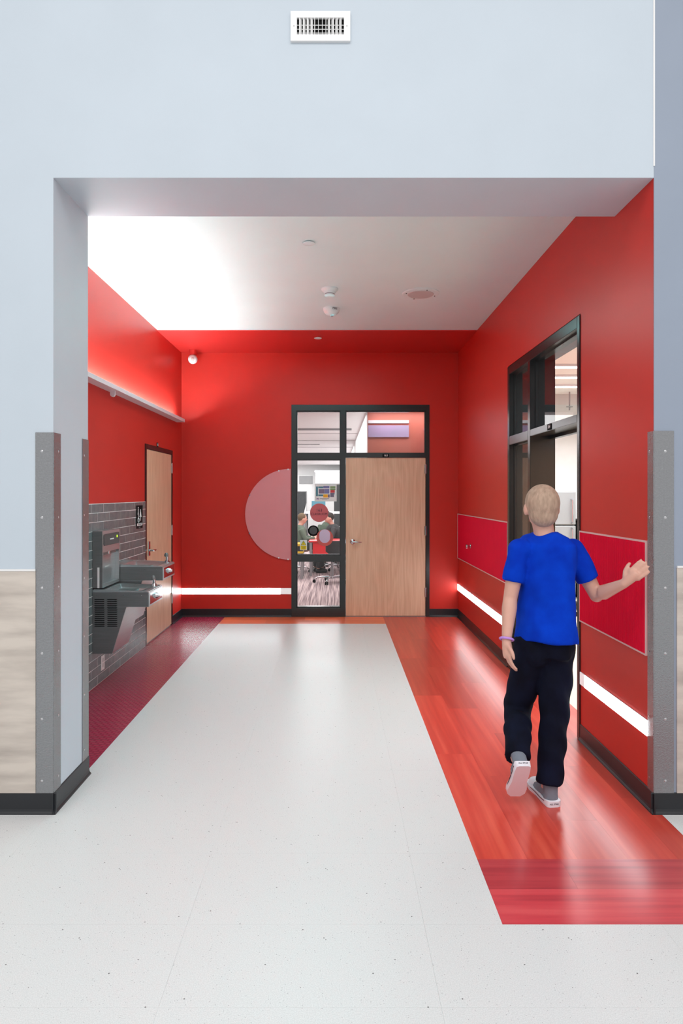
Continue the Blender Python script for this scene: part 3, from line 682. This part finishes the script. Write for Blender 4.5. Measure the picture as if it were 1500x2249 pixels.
bm = bmesh.new(); disc(bm, G(688.2,1165.8), 12*GY/1450, GY); obj('ring', bm, 'black', t); bm = bmesh.new(); disc(bm, G(688.2,1165.3), 8.6*GY/1450, GY-.0012, .0006); obj('centre', bm, 'sign_grey', t)
t = thing('circle_decal', 'coral circle decal with a lilac rounded tab on the sidelight', 'decal')
bm = bmesh.new(); disc(bm, G(713.3,1181), 18.4*GY/1450, GY-.0018); obj('disc', bm, 'coral', t)
bm = bmesh.new(); ptsU = []; cc = G(713.2,1175); ct = G(713.2,1180); k = GY/1450
for i in range(25):
    a = PI*i/24; ptsU.append((cc[0]+12*k*math.cos(a), G(0,1174)[1]+12*k*math.sin(a)*.95))
for i in range(25):
    a = PI+PI*i/24; ptsU.append((cc[0]+12*k*math.cos(a), G(0,1180.5)[1]+12*k*math.sin(a)))
prism(bm, ptsU, 'y', GY-.0042, GY-.003); obj('rounded_tab', bm, 'lilac_vinyl', t)
t = thing('caution_sticker', 'white and yellow caution sticker low on the sidelight', 'sticker')
flat('backing', 659, 674.2, 1186, 1208, 'white_print', t); flat('yellow_field', 660.3, 673, 1198.5, 1207, 'yellow', t, GY-.001, .0006)
bm = bmesh.new(); A, B_, D = G(666.6,1187), G(660.6,1197.2), G(672.6,1197.2); prism(bm, [A, D, B_], 'y', GY-.0022, GY-.001); obj('triangle', bm, 'ink', t)
bm = bmesh.new(); A, B_, D = G(666.6,1188.3), G(661.7,1196.6), G(671.5,1196.6); prism(bm, [A, D, B_], 'y', GY-.0028, GY-.0022); obj('triangle_fill', bm, 'yellow', t)
c = G(666.6,1193.4); text('!', .045, 'ink', t, (c[0], GY-.0034, c[1])); c = G(666.6,1200.3); text('Caution', .018, 'ink', t, (c[0], GY-.0022, c[1]))
for q in (1203, 1205.4): flat('text_line', 663, 670.4, q-.35, q+.35, 'ink', t, GY-.0016, .0003)
t = thing('floor_plan_poster', 'white poster with a coloured floor plan and M emblem on the sidelight', 'poster')
flat('sheet', 691, 739.3, 1063.5, 1101.3, 'white_print', t)
for (a, b, c_, d_, mm) in ((694,698.3,1068.4,1090,'teal'),(699,709.8,1068.4,1072.3,'teal'),(710,723.4,1067.2,1072.3,'periwinkle'),(699.5,723.8,1073,1085,'white_print'),(700,712.6,1074.2,1084,'poster_grey'),(712.8,723.2,1074,1084,'periwinkle'),
    (699,709.8,1086,1089.8,'teal'),(710,719.8,1085.7,1092.6,'poster_orange'),(720.1,724,1085.9,1092.6,'poster_grey'),(725.1,736.6,1068,1071.8,'poster_green'),(725.1,736.6,1072.8,1076,'poster_green'),(725.6,735.2,1076.2,1082.2,'poster_red'),(725.3,734.8,1082.5,1086,'poster_grey'),(725.3,733.5,1086,1091.7,'poster_grey')):
    flat('plan_room', a, b, c_, d_, mm, t, GY-.001, .0006 if mm != 'white_print' else .0003)
c = G(697.5,1095.8); text('M', .036, 'ink', t, (c[0], GY-.0022, c[1]), sx=1.1, name='emblem')
flat('emblem_bar', 696, 699, 1094.8, 1096.6, 'purple', t, GY-.0022, .0005)
flat('text_line', 702, 723, 1095, 1096, 'sign_grey', t, GY-.001, .0003); flat('text_line', 707, 718.5, 1097.3, 1097.9, 'sign_grey', t, GY-.001, .0003)

# ------------------------------------------------------------------ back wall: pink half disc, LED strip
t = thing('pink_disc_panel', 'translucent pink disc panel cut off by the black door frame on the back wall', 'wall panel', (B0, YB, 1.381))
bm = bmesh.new(); rr = .612; pts = [(0, rr*math.sin(PI/2))]+[(-rr*math.cos(a), rr*math.sin(a)) for a in [PI/2-PI*i/48 for i in range(1,48)]]+[(0,-rr)]
pts = [(-.0087-rr*0 + x, z) for x, z in pts]
prism(bm, pts, 'y', -.018, -.010); obj('disc', bm, 'pink_disc', t)
for a in (75, 25, -25, -75, 87, -87):
    a = math.radians(a); x, z = -rr*math.cos(a)*.99-.012, rr*math.sin(a)*.99
    bm = bmesh.new(); cyl(bm, (x,0,z), (x,-.021,z), .009, n=12); obj('standoff', bm, 'chrome', t)
def led(label, loc, rz, L_, lit=None, dim_start=0.0, h=.085):
    t = thing('led_strip_light', label, 'light', loc, rz)       # local x along the wall, -y out of it
    lit = L_ if lit is None else lit
    bm = bmesh.new(); bx(bm, 0, L_, -.004, 0, 0, h); obj('housing', bm, 'white_metal', t)
    box('diffuser', (dim_start, lit, -.0065, -.004, .002, h-.002), 'led', t)
    if lit < L_-.01: box('dim_end', (lit, L_, -.0065, -.004, .002, h-.002), 'led_dim', t)
    if dim_start > .01: box('dim_end', (0, dim_start, -.0065, -.004, .002, h-.002), 'led_dim', t)
    return t
led('glowing white linear light low on the red back wall', (XL+.005, YB, .303), 0, B0-XL-.007, 1.33)
led('glowing white linear light low on the far part of the right wall', (XR, YB-.003, .36), -PI/2, YB-R1-.01)
led('glowing white linear light low on the near part of the right wall', (XR, R0-.005, .375), -PI/2, R0-YF-.07, dim_start=.08)

# ---- crimson panels
def cpanel(label, y0, y1, z0, z1, ribbed):
    t = thing('wall_panel', label, 'wall panel', (XR, y0, z0))
    L_ = y1-y0; h = z1-z0; e = .01
    box('panel_sheet', (-.006, 0, e, L_-e, e, h-e), 'crimson', t)
    for nm, d_ in (('edging',(-.010,0,0,L_,h-e,h)),('edging',(-.010,0,0,L_,0,e)),('edging',(-.010,0,0,.008,e,h-e)),('edging',(-.010,0,L_-.008,L_,e,h-e))): box(nm, d_, 'trim_pink', t)
    if ribbed:
        bm = bmesh.new(); n = int((L_-2*e)/.0165)
        for i in range(n):
            c = e+(i+.5)*(L_-2*e)/n; prism(bm, [(-.006,c-.005),(-.012,c-.003),(-.012,c+.003),(-.006,c+.005)], 'z', e, h-e)
        tag(obj('rib', bm, 'crimson', t), kind='stuff')
cpanel('smooth crimson wall panel with pale edging beyond the doorway', R1+.003, YB-.01, .79, 1.39, False)
cpanel('ribbed crimson wall panel with pale edging between doorway and corner guard', YF+.07, R0-.003, .80, 1.41, True)
t = thing('door_bumper', 'small chrome wall bumper on the smooth crimson panel', 'door stop', (XR-.006, 8.03, 1.02))
bm = bmesh.new(); lathe(bm, [(.032,0),(.032,-.006),(.016,-.01),(.016,-.04),(.026,-.045),(.024,-.06)], (0,0,0), 20, 'x'); obj('bumper_body', bm, 'chrome', t, 40)

# ---- uplight shelf
t = thing('wall_uplight', 'long pale linear uplight shelf high on the red left wall', 'light', (XL, YJ+.05, 2.592))
LS = 8.63-YJ-.05
bm = bmesh.new(); bx(bm, 0, .106, 0, LS, 0, .006); bx(bm, .098, .106, 0, LS, .006, .040); bx(bm, 0, .106, LS-.004, LS, .006, .040); obj('trough', bm, 'white_metal', t)
box('led_tape', (.02, .06, .02, LS-.13, .007, .012), 'led_up', t)
t2 = thing('occupancy_sensor', 'small rounded white sensor tab hanging under the uplight shelf', 'sensor', (-2.0, 1450/241*1.0, 2.592))
t2.location = (-2.02, 6.0, 2.592)
bm = bmesh.new(); ptsS = [(-.022,0),(-.022,-.03)]+[(-.022*math.cos(a), -.03-.024*math.sin(a)) for a in [PI*i/10 for i in range(1,10)]]+[(.022,-.03),(.022,0)]
prism(bm, ptsS, 'y', -.012, .012); obj('sensor_body', bm, 'white_metal', t2)

# ---- ceiling fittings
def disc_thing(name, label, cat, x, y, z, prof, m='fitting_white', group=None):
    t = thing(name, label, cat, (x,y,z), group=group); bm = bmesh.new(); lathe(bm, prof, n=36); obj('cover', bm, m, t, 35); return t
disc_thing('sprinkler_cover', 'flat white sprinkler cover nearest the opening on the white ceiling', 'sprinkler', -.2, 5.01, ZC, [(.03,0),(.03,-.006),(.046,-.006),(.046,-.010),(.044,-.011)])
disc_thing('sprinkler_cover', 'white sprinkler cover on the red ceiling band', 'sprinkler', -.21, 8.03, ZC-.008, [(.03,0),(.03,-.006),(.046,-.006),(.046,-.010),(.044,-.011)])
t = disc_thing('smoke_detector', 'white stepped smoke detector nearer the opening on the ceiling', 'smoke detector', -.05, 6.14, ZC, [(.078,0),(.078,-.012),(.07,-.022),(.056,-.03),(.05,-.045),(.05,-.05)])
bm = bmesh.new(); lathe(bm, [(.046,-.05),(.046,-.056)], n=36); obj('vent_slot', bm, 'dark_grey', t); bm = bmesh.new(); lathe(bm, [(.05,-.056),(.048,-.066),(.036,-.076),(.0,-.078)][:3]+[(.01,-.079)], n=36); obj('sensing_head', bm, 'fitting_white', t, 35)
t = disc_thing('fire_alarm_dome', 'white domed fire alarm with FIRE lettering behind the smoke detector', 'fire alarm', -.037, 6.79, ZC, [(.086,0),(.086,-.006),(.084,-.02),(.076,-.042),(.06,-.06),(.036,-.072),(.014,-.076)])
text('FIRE', .03, 'ink', t, (.035,-.079,-.022), (PI/2+.25,0,.42)); bm = bmesh.new(); lathe(bm, [(.02,-.072),(.018,-.085),(.008,-.092)], (.005,-.02,0), 16); obj('strobe_lens', bm, 'grey_metal', t)
t = disc_thing('ceiling_speaker', 'round white ceiling speaker near the right wall', 'speaker', .814, 6.28, ZC, [(.175,0),(.175,-.006),(.165,-.012),(.16,-.012)])
bm = bmesh.new(); lathe(bm, [(.125,-.012),(.12,-.016),(.02,-.017)], n=36); obj('grille', bm, 'grey_panel', t)
for a in (.3, 1.9, 3.4, 5.0): bm = bmesh.new(); cyl(bm, (.145*math.cos(a),.145*math.sin(a),-.012), (.145*math.cos(a),.145*math.sin(a),-.016), .006, n=8); obj('screw', bm, 'dark_grey', t)
t = thing('security_camera', 'small white ball camera hanging at the back left ceiling corner', 'camera', (-1.877, 8.72, ZC-.008))
bm = bmesh.new(); cyl(bm, (0,.0,0), (0,0,-.07), .048, n=20); obj('mount', bm, 'red_ceiling', t)
bm = bmesh.new(); ellipsoid(bm, (0,-.01,-.125), (.062,.062,.062), 24, 16); obj('ball', bm, 'fitting_white', t, 60)
bm = bmesh.new(); ellipsoid(bm, (.005,-.052,-.132), (.03,.025,.03), 16, 10); obj('lens', bm, 'grey_panel', t, 60)

# ---- air vent on the front wall
t = thing('air_vent', 'white louvred air vent high on the front wall', 'vent', (-.076, YF, 4.078)); t.scale = (1, .5, 1)
ow, oh, iw, ih = .1545, .077, .1215, .043; zc = .0
bm = bmesh.new()
for a in ((-ow,ow,ih,oh),(-ow,ow,-oh,-ih),(-ow,-iw,-ih,ih),(iw,ow,-ih,ih)): bx(bm, a[0], a[1], -.03, 0, a[2], a[3])
obj('vent_frame', bm, 'white_plastic', t)
box('dark_backing', (-iw, iw, -.002, 0, -ih, ih), 'black', t)  # black sheet standing for the shade behind the blades; wall is solid
for i in range(12):
    x = -iw+.0105+i*.0197+.002; a = [.55,.55,.55,.5,.1,0,0,-.1,-.5,-.55,-.55,-.55][i]
    bm = bmesh.new(); dx = math.sin(a)*.02; prism(bm, [(x-.0012,-.028),(x+.0012,-.028),(x+.0012+dx,-.006),(x-.0012+dx,-.006)], 'z', -ih, ih); obj('blade', bm, 'white_plastic', t)
for z in (.012, -.009, -.029): box('cross_bar', (-iw, iw, -.006, -.003, z-.002, z+.002), 'white_plastic', t)
for s in (-1,1): bm = bmesh.new(); cyl(bm, (s*.137,-.03,0), (s*.137,-.0315,0), .004, n=10); obj('screw', bm, 'grey_panel', t)

# ------------------------------------------------------------------ drinking fountain
def fountain(label, y0, y1, zt, tower):
    t = thing('drinking_fountain', label, 'drinking fountain', (XL+.0095, y0, zt-.84))
    w_ = y1-y0; D = .478; X2 = D
    g = .001
    # cabinet side profile (x out of wall, z)
    prof = [(0,.30),(.165,.30),(.283,.69),(.283,.80),(0,.80)]
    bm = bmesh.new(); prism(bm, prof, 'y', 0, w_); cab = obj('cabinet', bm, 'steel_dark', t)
    bm = bmesh.new()     # bright folded front skin
    prism(bm, [(.166,.302),(.284,.69),(.287,.69),(.169,.300)], 'y', -.001, w_+.001); obj('front_skin', bm, 'steel', t)
    # apron: basin body with pan
    bm = bmesh.new(); rim = .022
    zb, z1 = .697, .835
    def ring(x0, x1, ya, yb, zz0, zz1): return [bm.verts.new(p) for p in ((x0,ya,zz0),(x1,ya,zz1),(x1,yb,zz1),(x0,yb,zz0))]
    bot = ring(0, X2, -.003, w_, zb, zb); top = ring(0, X2, -.003, w_, z1+.012, z1-.012)
    lip = ring(rim*.3, X2-.012, .009, w_-.012, z1+.014, z1-.008)
    in1 = ring(.10, X2-.06, .03, w_-.03, z1+.004, z1-.012); in2 = ring(.14, X2-.16, .08, w_-.08, z1-.06, z1-.055)
    for a, b in ((bot, top), (top, lip), (lip, in1), (in1, in2)):
        for k_ in range(4): bm.faces.new((a[k_], a[(k_+1)%4], b[(k_+1)%4], b[k_]))
    bm.faces.new(bot[::-1]); bm.faces.new(in2)
    bmesh.ops.bevel(bm, geom=[e for e in bm.edges if max(v.co.z for v in e.verts) > zb+.02], offset=.006, segments=2, affect='EDGES')
    obj('basin', bm, 'steel', t, 35)
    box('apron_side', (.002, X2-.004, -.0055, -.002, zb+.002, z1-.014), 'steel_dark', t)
    # drain
    bm = bmesh.new(); cyl(bm, (.22, w_*.5, z1-.058), (.22, w_*.5, z1-.053), .028, n=20); obj('drain', bm, 'chrome', t)
    # bubbler
    bm = bmesh.new(); cyl(bm, (X2-.055, w_-.07, z1-.012), (X2-.055, w_-.07, z1+.012), .028, .018, 18)
    tube(bm, [(X2-.055,w_-.07,z1),(X2-.055,w_-.07,z1+.04),(X2-.062,w_-.075,z1+.055)], [.014,.014,.012], 14); obj('bubbler', bm, 'chrome', t, 40)
    bm = bmesh.new(); lathe(bm, [(.006,-.008),(.018,-.008),(.021,0),(.018,.018),(.008,.028)], (X2-.062, w_-.077, z1+.055), 18); obj('mouth_guard', bm, 'steel_dark', t, 40)
    # front panel and push bar
    box('front_plate', (X2, X2+.003, .03, w_-.02, zb+.016, z1-.028), 'chrome', t)
    bm = bmesh.new(); cyl(bm, (X2+.002,w_*.5,.762), (X2+.022,w_*.5,.762), .028, .024, 22); cyl(bm, (X2+.022,w_*.5,.762), (X2+.034,w_*.5,.762), .016, .013, 18); obj('push_button', bm, 'chrome', t, 40)
    for x in (.035, .27, .31, .42):
        bm = bmesh.new(); cyl(bm, (x,-.0055,.797), (x,-.009,.797), .005, .003, 10); obj('screw', bm, 'chrome', t)
    if tower:
        for c0 in (.014, .122):
            for i in range(15):
                z = .765-i*.0162; bm = bmesh.new()
                prism(bm, [(c0,z),(c0+.092,z),(c0+.088,z-.009),(c0+.004,z-.009)], 'y', -.0062, -.0005) if False else prism(bm, [(c0,z-.008),(c0+.010,z),(c0+.082,z),(c0+.092,z-.008)], 'y', -.0014, -.0003)
                if z > zb+.0: 
                    for v in bm.verts: v.co.y -= .0052
                obj('louvre', bm, 'black', t)
    return t
f1 = fountain('lower stainless drinking fountain with louvres nearest the opening', 5.607, 6.05, .84, True)
f2 = fountain('higher stainless drinking fountain next to the restroom door', 6.066, 6.51, 1.005, False)
t = thing('bottle_filler', 'stainless bottle filling station mounted above the lower fountain', 'bottle filler', (XL+.0095, 5.607, .857))
wT, dT, hT = .443, .085, .482
bm = bmesh.new(); bx(bm, 0, dT-.035, 0, wT, 0, hT); bx(bm, dT-.035, dT, 0, .018, 0, hT); bx(bm, dT-.035, dT, wT-.018, wT, 0, hT); bx(bm, dT-.035, dT, .018, wT-.018, .30, hT); bx(bm, dT-.035, dT, .018, wT-.018, 0, .012)
obj('housing', bm, 'steel', t)
box('side_plate', (.001, dT-.001, -.002, 0, 0, hT), 'steel_dark', t)
bm = bmesh.new(); rp = []
for (cy_, cz_, a0) in ((wT-.045,.435,0),(.045,.435,90),(.045,.375,180),(wT-.045,.375,270)):
    for i in range(7): a = math.radians(a0+15*i); rp.append((cy_+.02*math.cos(a), cz_+.02*math.sin(a)))
prism(bm, rp, 'x', dT, dT+.006); cp = obj('control_panel', bm, 'sign_grey', t, 35)
bm = bmesh.new(); cyl(bm, (dT+.006,wT-.09,.42), (dT+.009,wT-.09,.42), .011, n=16); obj('indicator', bm, 'green_led', cp)
tx = box('logo_bar', (dT+.006, dT+.007, .17, .27, .400, .410), 'white_print', cp)
bm = bmesh.new(); cyl(bm, (dT-.018,wT*.45,.275), (dT-.018,wT*.45,.30), .014, .018, 16); obj('nozzle', bm, 'chrome', t)
bm = bmesh.new(); bx(bm, dT-.05, dT-.012, .06, wT-.06, .272, .30, bev=.004); obj('nozzle_hood', bm, 'steel_dark', t)
box('drip_ledge', (dT-.034, dT-.004, .03, wT-.03, .012, .024), 'steel', t)
box('wall_logo', (dT-.0349, dT-.033, .16, .26, .16, .172), 'grey_panel', t)
box('instruction_label', (.042, .06, -.003, -.002, .0, .175), 'white_print', t)
t = thing('wall_outlet', 'white outlet plate on the grey tiles below the lower fountain', 'outlet', (XL+.0095, 5.80, .10))
box('plate', (0, .006, 0, .085, 0, .13), 'white_plastic', t, bev=.002); box('socket', (.006, .0075, .025, .06, .07, .105), 'grey_panel', t); box('socket', (.006, .0075, .025, .06, .025, .06), 'grey_panel', t)

# restroom sign
t = thing('restroom_sign', 'black RESTROOM sign with white pictograms on the grey tiles beside the restroom door', 'sign', (XL+.0095, 6.84, 1.295), PI/2)
box('plate', (0, .215, -.004, 0, 0, .24), 'black', t)
bm = bmesh.new(); y = -.0055
def dot(cx, cz, r): cyl(bm, (cx,-.004,cz), (cx,y,cz), r, n=14)
# man
dot(.055,.218,.009); prism(bm, [(.045,.206),(.065,.206),(.063,.175),(.075,.145),(.066,.145),(.055,.168),(.044,.145),(.035,.145),(.047,.175)], 'y', y, -.004)
# woman
dot(.135,.190,.010); prism(bm, [(.124,.178),(.146,.178),(.163,.125),(.142,.125),(.142,.078),(.128,.078),(.128,.125),(.107,.125)], 'y', y, -.004)
bx(bm, .10, .172, y, -.004, .118, .13)
# wheelchair user
dot(.060,.138,.008); prism(bm, [(.052,.13),(.066,.13),(.066,.105),(.088,.105),(.088,.08),(.080,.08),(.080,.097),(.052,.097)], 'y', y, -.004)
tube(bm, [(.062+.022*math.cos(a), -.0048, .088+.024*math.sin(a)) for a in [2*PI*i/18 for i in range(19)]], [(.0035,.0035)]*19, 6)
obj('pictograms', bm, 'white_print', t)
box('text_field', (.02, .195, -.005, -.004, .028, .054), 'white_print', t); text('RESTROOM', .026, 'black', t, (.1075,-.0056,.041), sx=.95, depth=.0004)
bm = bmesh.new()
for i in range(7): cyl(bm, (.08+i*.008,-.004,.012), (.08+i*.008,-.0052,.012), .002, n=8)
obj('braille', bm, 'white_print', t)

# ------------------------------------------------------------------ walking person
P_ = thing('person', 'walking person seen from behind in blue t-shirt, dark trousers and white sneakers', 'person', (1.14, 3.55, 0))
O = Vector((1.14, 3.55, 0))
def q(*p): return Vector(p)-O
bm = bmesh.new()
# torso and head
hc = q(1.125, 3.60, 1.585)
tube(bm, [q(1.145,3.60,.86), q(1.15,3.60,.98), q(1.15,3.60,1.12), q(1.15,3.61,1.27), q(1.15,3.61,1.37), q(1.15,3.61,1.43)], [(.09,.145),(.08,.128),(.085,.13),(.10,.15),(.085,.15),(.05,.07)], 20)
tube(bm, [q(1.145,3.605,1.38), q(1.14,3.605,1.45), q(1.13,3.61,1.52)], [.062,.055,.056], 16)
ellipsoid(bm, hc+Vector((0,-.005,.015)), (.084,.100,.100), 20, 14)
ellipsoid(bm, hc+Vector((0,.035,-.045)), (.058,.062,.068), 16, 12)
ellipsoid(bm, hc+Vector((0,.100,-.015)), (.014,.024,.024), 10, 8)
ellipsoid(bm, hc+Vector((0,.085,-.062)), (.026,.014,.010), 10, 8)
for s in (-1,1): ellipsoid(bm, hc+Vector((s*.086,-.002,-.012)), (.013,.021,.033), 10, 8)
def hand(bm, wr, tip, palm_n, thumb_side, curl=.25):
    wr = Vector(wr); tip = Vector(tip); d = (tip-wr).normalized(); n = Vector(palm_n); n = (n-d*n.dot(d)).normalized(); sdir = d.cross(n)*thumb_side
    L0 = .09
    tube(bm, [wr-d*.01, wr+d*.03, wr+d*.07, wr+d*L0], [.024,.027,.028,.024], 12)
    for k_, (o_, ln) in enumerate(((.030,.070),(.011,.080),(-.009,.074),(-.028,.058))):
        ellipsoid(bm, wr+d*(L0-.02)+sdir*o_*.8, (.016,.016,.016), 8, 6)
        b = wr+d*(L0-.01)+sdir*o_; p1 = b+d*ln*.45+n*ln*curl*.25+sdir*o_*.15; p2 = p1+d*ln*.33+n*ln*curl*.5; p3 = p2+d*ln*.2+n*ln*curl*.55
        tube(bm, [b-d*.02, b, p1, p2, p3], [.010,.0098,.0092,.0085,.0070], 8)
    b = wr+d*.025+sdir*.022
    tube(bm, [b, b+sdir*.022+d*.022+n*.008, b+sdir*.034+d*.05+n*.014, b+sdir*.036+d*.07+n*.014], [.014,.0125,.0105,.008], 8)
# arms
Ls, Le, Lw = q(1.005,3.60,1.355), q(.955,3.60,1.09), q(.912,3.515,.875)
Rs, Re, Rw = q(1.295,3.60,1.355), q(1.425,3.60,1.105), q(1.498,3.42,1.195)
for (a, b, c_) in ((Ls,Le,Lw), (Rs,Re,Rw)):
    tube(bm, [a, a.lerp(b,.5), b, b.lerp(c_,.25), b.lerp(c_,.6), c_], [.050,.046,.038,.041,.033,.025], 14)
    ellipsoid(bm, a, (.055,.055,.055)); ellipsoid(bm, b, (.038,.038,.038))
hand(bm, Lw, Lw+Vector((.012,-.03,-.17)), (1,0,0), 1, .35)
hand(bm, Rw, Rw+Vector((.085,-.06,.10)), (.5,.8,.0), 1, .1)
# legs
Rh, Rk, Ra = q(1.205,3.60,.84), q(1.195,3.60,.46), q(1.150,3.545,.10)
Lh, Lk, La = q(1.085,3.60,.84), q(1.035,3.74,.46), q(.958,3.468,.265)
for (a, b, c_) in ((Rh,Rk,Ra), (Lh,Lk,La)):
    tube(bm, [a, a.lerp(b,.4), b, b.lerp(c_,.3), c_], [.085,.078,.055,.056,.037], 14); ellipsoid(bm, b, (.055,.055,.055))
ellipsoid(bm, Lh, (.088,.088,.088)); ellipsoid(bm, Rh, (.088,.088,.088))
tube(bm, [Ra, q(1.148,3.60,.052), q(1.136,3.69,.038)], [.034,.032,.024], 12)
ellipsoid(bm, La, (.034,.034,.034))
remeshed('body', bm, 'skin', P_, .0062, 4, .5)
# shirt
def fold(a, f):
    def fn(co, n): return co+n*(a*math.sin(co.z*f+co.x*17+3*math.sin(co.y*20+co.x*9)) + a*.6*math.sin(co.x*47+co.z*31))
    return fn
bm = bmesh.new()
tube(bm, [q(1.145,3.59,.862), q(1.148,3.595,.95), q(1.15,3.60,1.08), q(1.15,3.605,1.2), q(1.15,3.61,1.30), q(1.15,3.61,1.385), q(1.15,3.608,1.425), q(1.147,3.606,1.448)], [(.138,.176),(.128,.168),(.110,.156),(.115,.162),(.116,.170),(.100,.172),(.078,.128),(.064,.072)], 28)
for (a, b, c_) in ((Ls,Le,Lw), (Rs,Re,Rw)):
    tube(bm, [a+(Vector((0,0,1.38))-Vector((0,0,a.z)))*.0-(a-Vector((.01,.06,a.z)))*.25, a, a.lerp(b,.35), a.lerp(b,.66)], [.060,.062,.062,.060], 18)
    ellipsoid(bm, a, (.062,.064,.060))
remeshed('t_shirt', bm, 'blue_shirt', P_, .0075, 6, .6, fold(.003, 26))
# trousers
bm = bmesh.new()
tube(bm, [q(1.145,3.60,.92), q(1.145,3.60,.86), q(1.145,3.60,.78)], [(.108,.150),(.116,.158),(.11,.15)], 24)
for (a, b, c_, st) in ((Rh,Rk,Ra,.0), (Lh,Lk,La,.0)):
    tube(bm, [a+Vector((0,0,.02)), a.lerp(b,.35), b, b.lerp(c_,.35), b.lerp(c_,.75), b.lerp(c_,.99)], [.10,.094,.078,.074,.070,.069], 18); ellipsoid(bm, b, (.078,.078,.078)); ellipsoid(bm, a, (.1,.1,.1))
for (a, s) in ((Rh,1),(Lh,-1)): ellipsoid(bm, a+Vector((-s*.01,-.028,-.03)), (.085,.088,.09))
remeshed('trousers', bm, 'navy', P_, .0085, 5, .6, fold(.0035, 34))
# hair
bm = bmesh.new(); ellipsoid(bm, hc+Vector((0,-.016,.024)), (.092,.105,.103), 20, 14); ellipsoid(bm, hc+Vector((0,-.038,-.03)), (.079,.068,.078), 16, 12)
remeshed('hair', bm, 'hair', P_, .009, 3, .5)
for s in (-1,1):
    bm = bmesh.new(); ellipsoid(bm, hc+Vector((s*.030,.086,.008)), (.013,.008,.008), 10, 8); obj('eye', bm, 'ink', P_)
bm = bmesh.new(); dd = (Lw-Le).normalized(); c_ = Lw-dd*.01; x = dd.orthogonal().normalized(); y_ = dd.cross(x)
tube(bm, [c_+(x*math.cos(a)+y_*math.sin(a))*.034 for a in [2*PI*i/20 for i in range(21)]], .0065, 8); obj('bracelet', bm, 'purple', P_, 60)
# sneakers
def sneaker(mtx, par, txt):
    bm = bmesh.new(); secs = []
    for (y, hw, h) in ((-.085,.022,.03),(-.078,.036,.034),(-.03,.040,.030),(.06,.040,.028),(.13,.050,.028),(.17,.046,.03),(.195,.026,.032)):
        secs.append([bm.verts.new((x_, y, z_)) for x_, z_ in ((-hw,0),(hw,0),(hw+.003,h),(-hw-.003,h))])
    for a, b in zip(secs, secs[1:]):
        for k_ in range(4): bm.faces.new((a[k_], a[(k_+1)%4], b[(k_+1)%4], b[k_]))
    bm.faces.new(secs[0]); bm.faces.new(secs[-1][::-1]); bmesh.ops.transform(bm, matrix=mtx, verts=bm.verts); sole = obj('sole', bm, 'shoe_white', par, 60)
    bm = bmesh.new(); tube(bm, [(0,-.04,.02),(0,-.038,.06),(0,-.035,.105)], [.040,.038,.040], 16); tube(bm, [(0,-.05,.045),(0,.03,.05),(0,.09,.04),(0,.14,.033)], [(.036,.036),(.038,.04),(.043,.03),(.042,.02)], 16)
    bmesh.ops.transform(bm, matrix=mtx, verts=bm.verts); remeshed('upper', bm, 'grey_canvas', par, .007, 3, .5)
    bm = bmesh.new(); ellipsoid(bm, (0,.152,.034), (.042,.042,.026), 16, 10)
    bmesh.ops.transform(bm, matrix=mtx, verts=bm.verts); obj('toe_cap', bm, 'shoe_white', par, 60)
    bm = bmesh.new()
    for k_ in range(4): tube(bm, [(-.028,.055+k_*.018,.078-k_*.008),(0,.058+k_*.018,.092-k_*.009),(.028,.055+k_*.018,.078-k_*.008)], .0035, 6)
    bmesh.ops.transform(bm, matrix=mtx, verts=bm.verts); obj('laces', bm, 'white_print', par, 60)
    bm = bmesh.new(); tube(bm, [(-.0425,-.05,.024),(-.0445,0,.02),(-.046,.06,.022),(-.050,.12,.022)], .0018, 6)
    bmesh.ops.transform(bm, matrix=mtx, verts=bm.verts); obj('side_stripe', bm, 'ink', par)
    o = text('ALL STAR', .0115, 'ink', par, depth=.0004, name='heel_lettering')
    o.data.transform(mtx @ Matrix.Translation((0,-.0862,.017)) @ Matrix.Rotation(PI/2,4,'X')); o.location = (0,0,0); o.rotation_euler = (0,0,0)
sneaker(Matrix.Translation(q(1.15,3.575,0)) @ Matrix.Rotation(.10,4,'Z'), P_, True)
sneaker(Matrix.Translation(q(.960,3.405,.205)) @ Matrix.Rotation(-.95,4,'X') , P_, True)
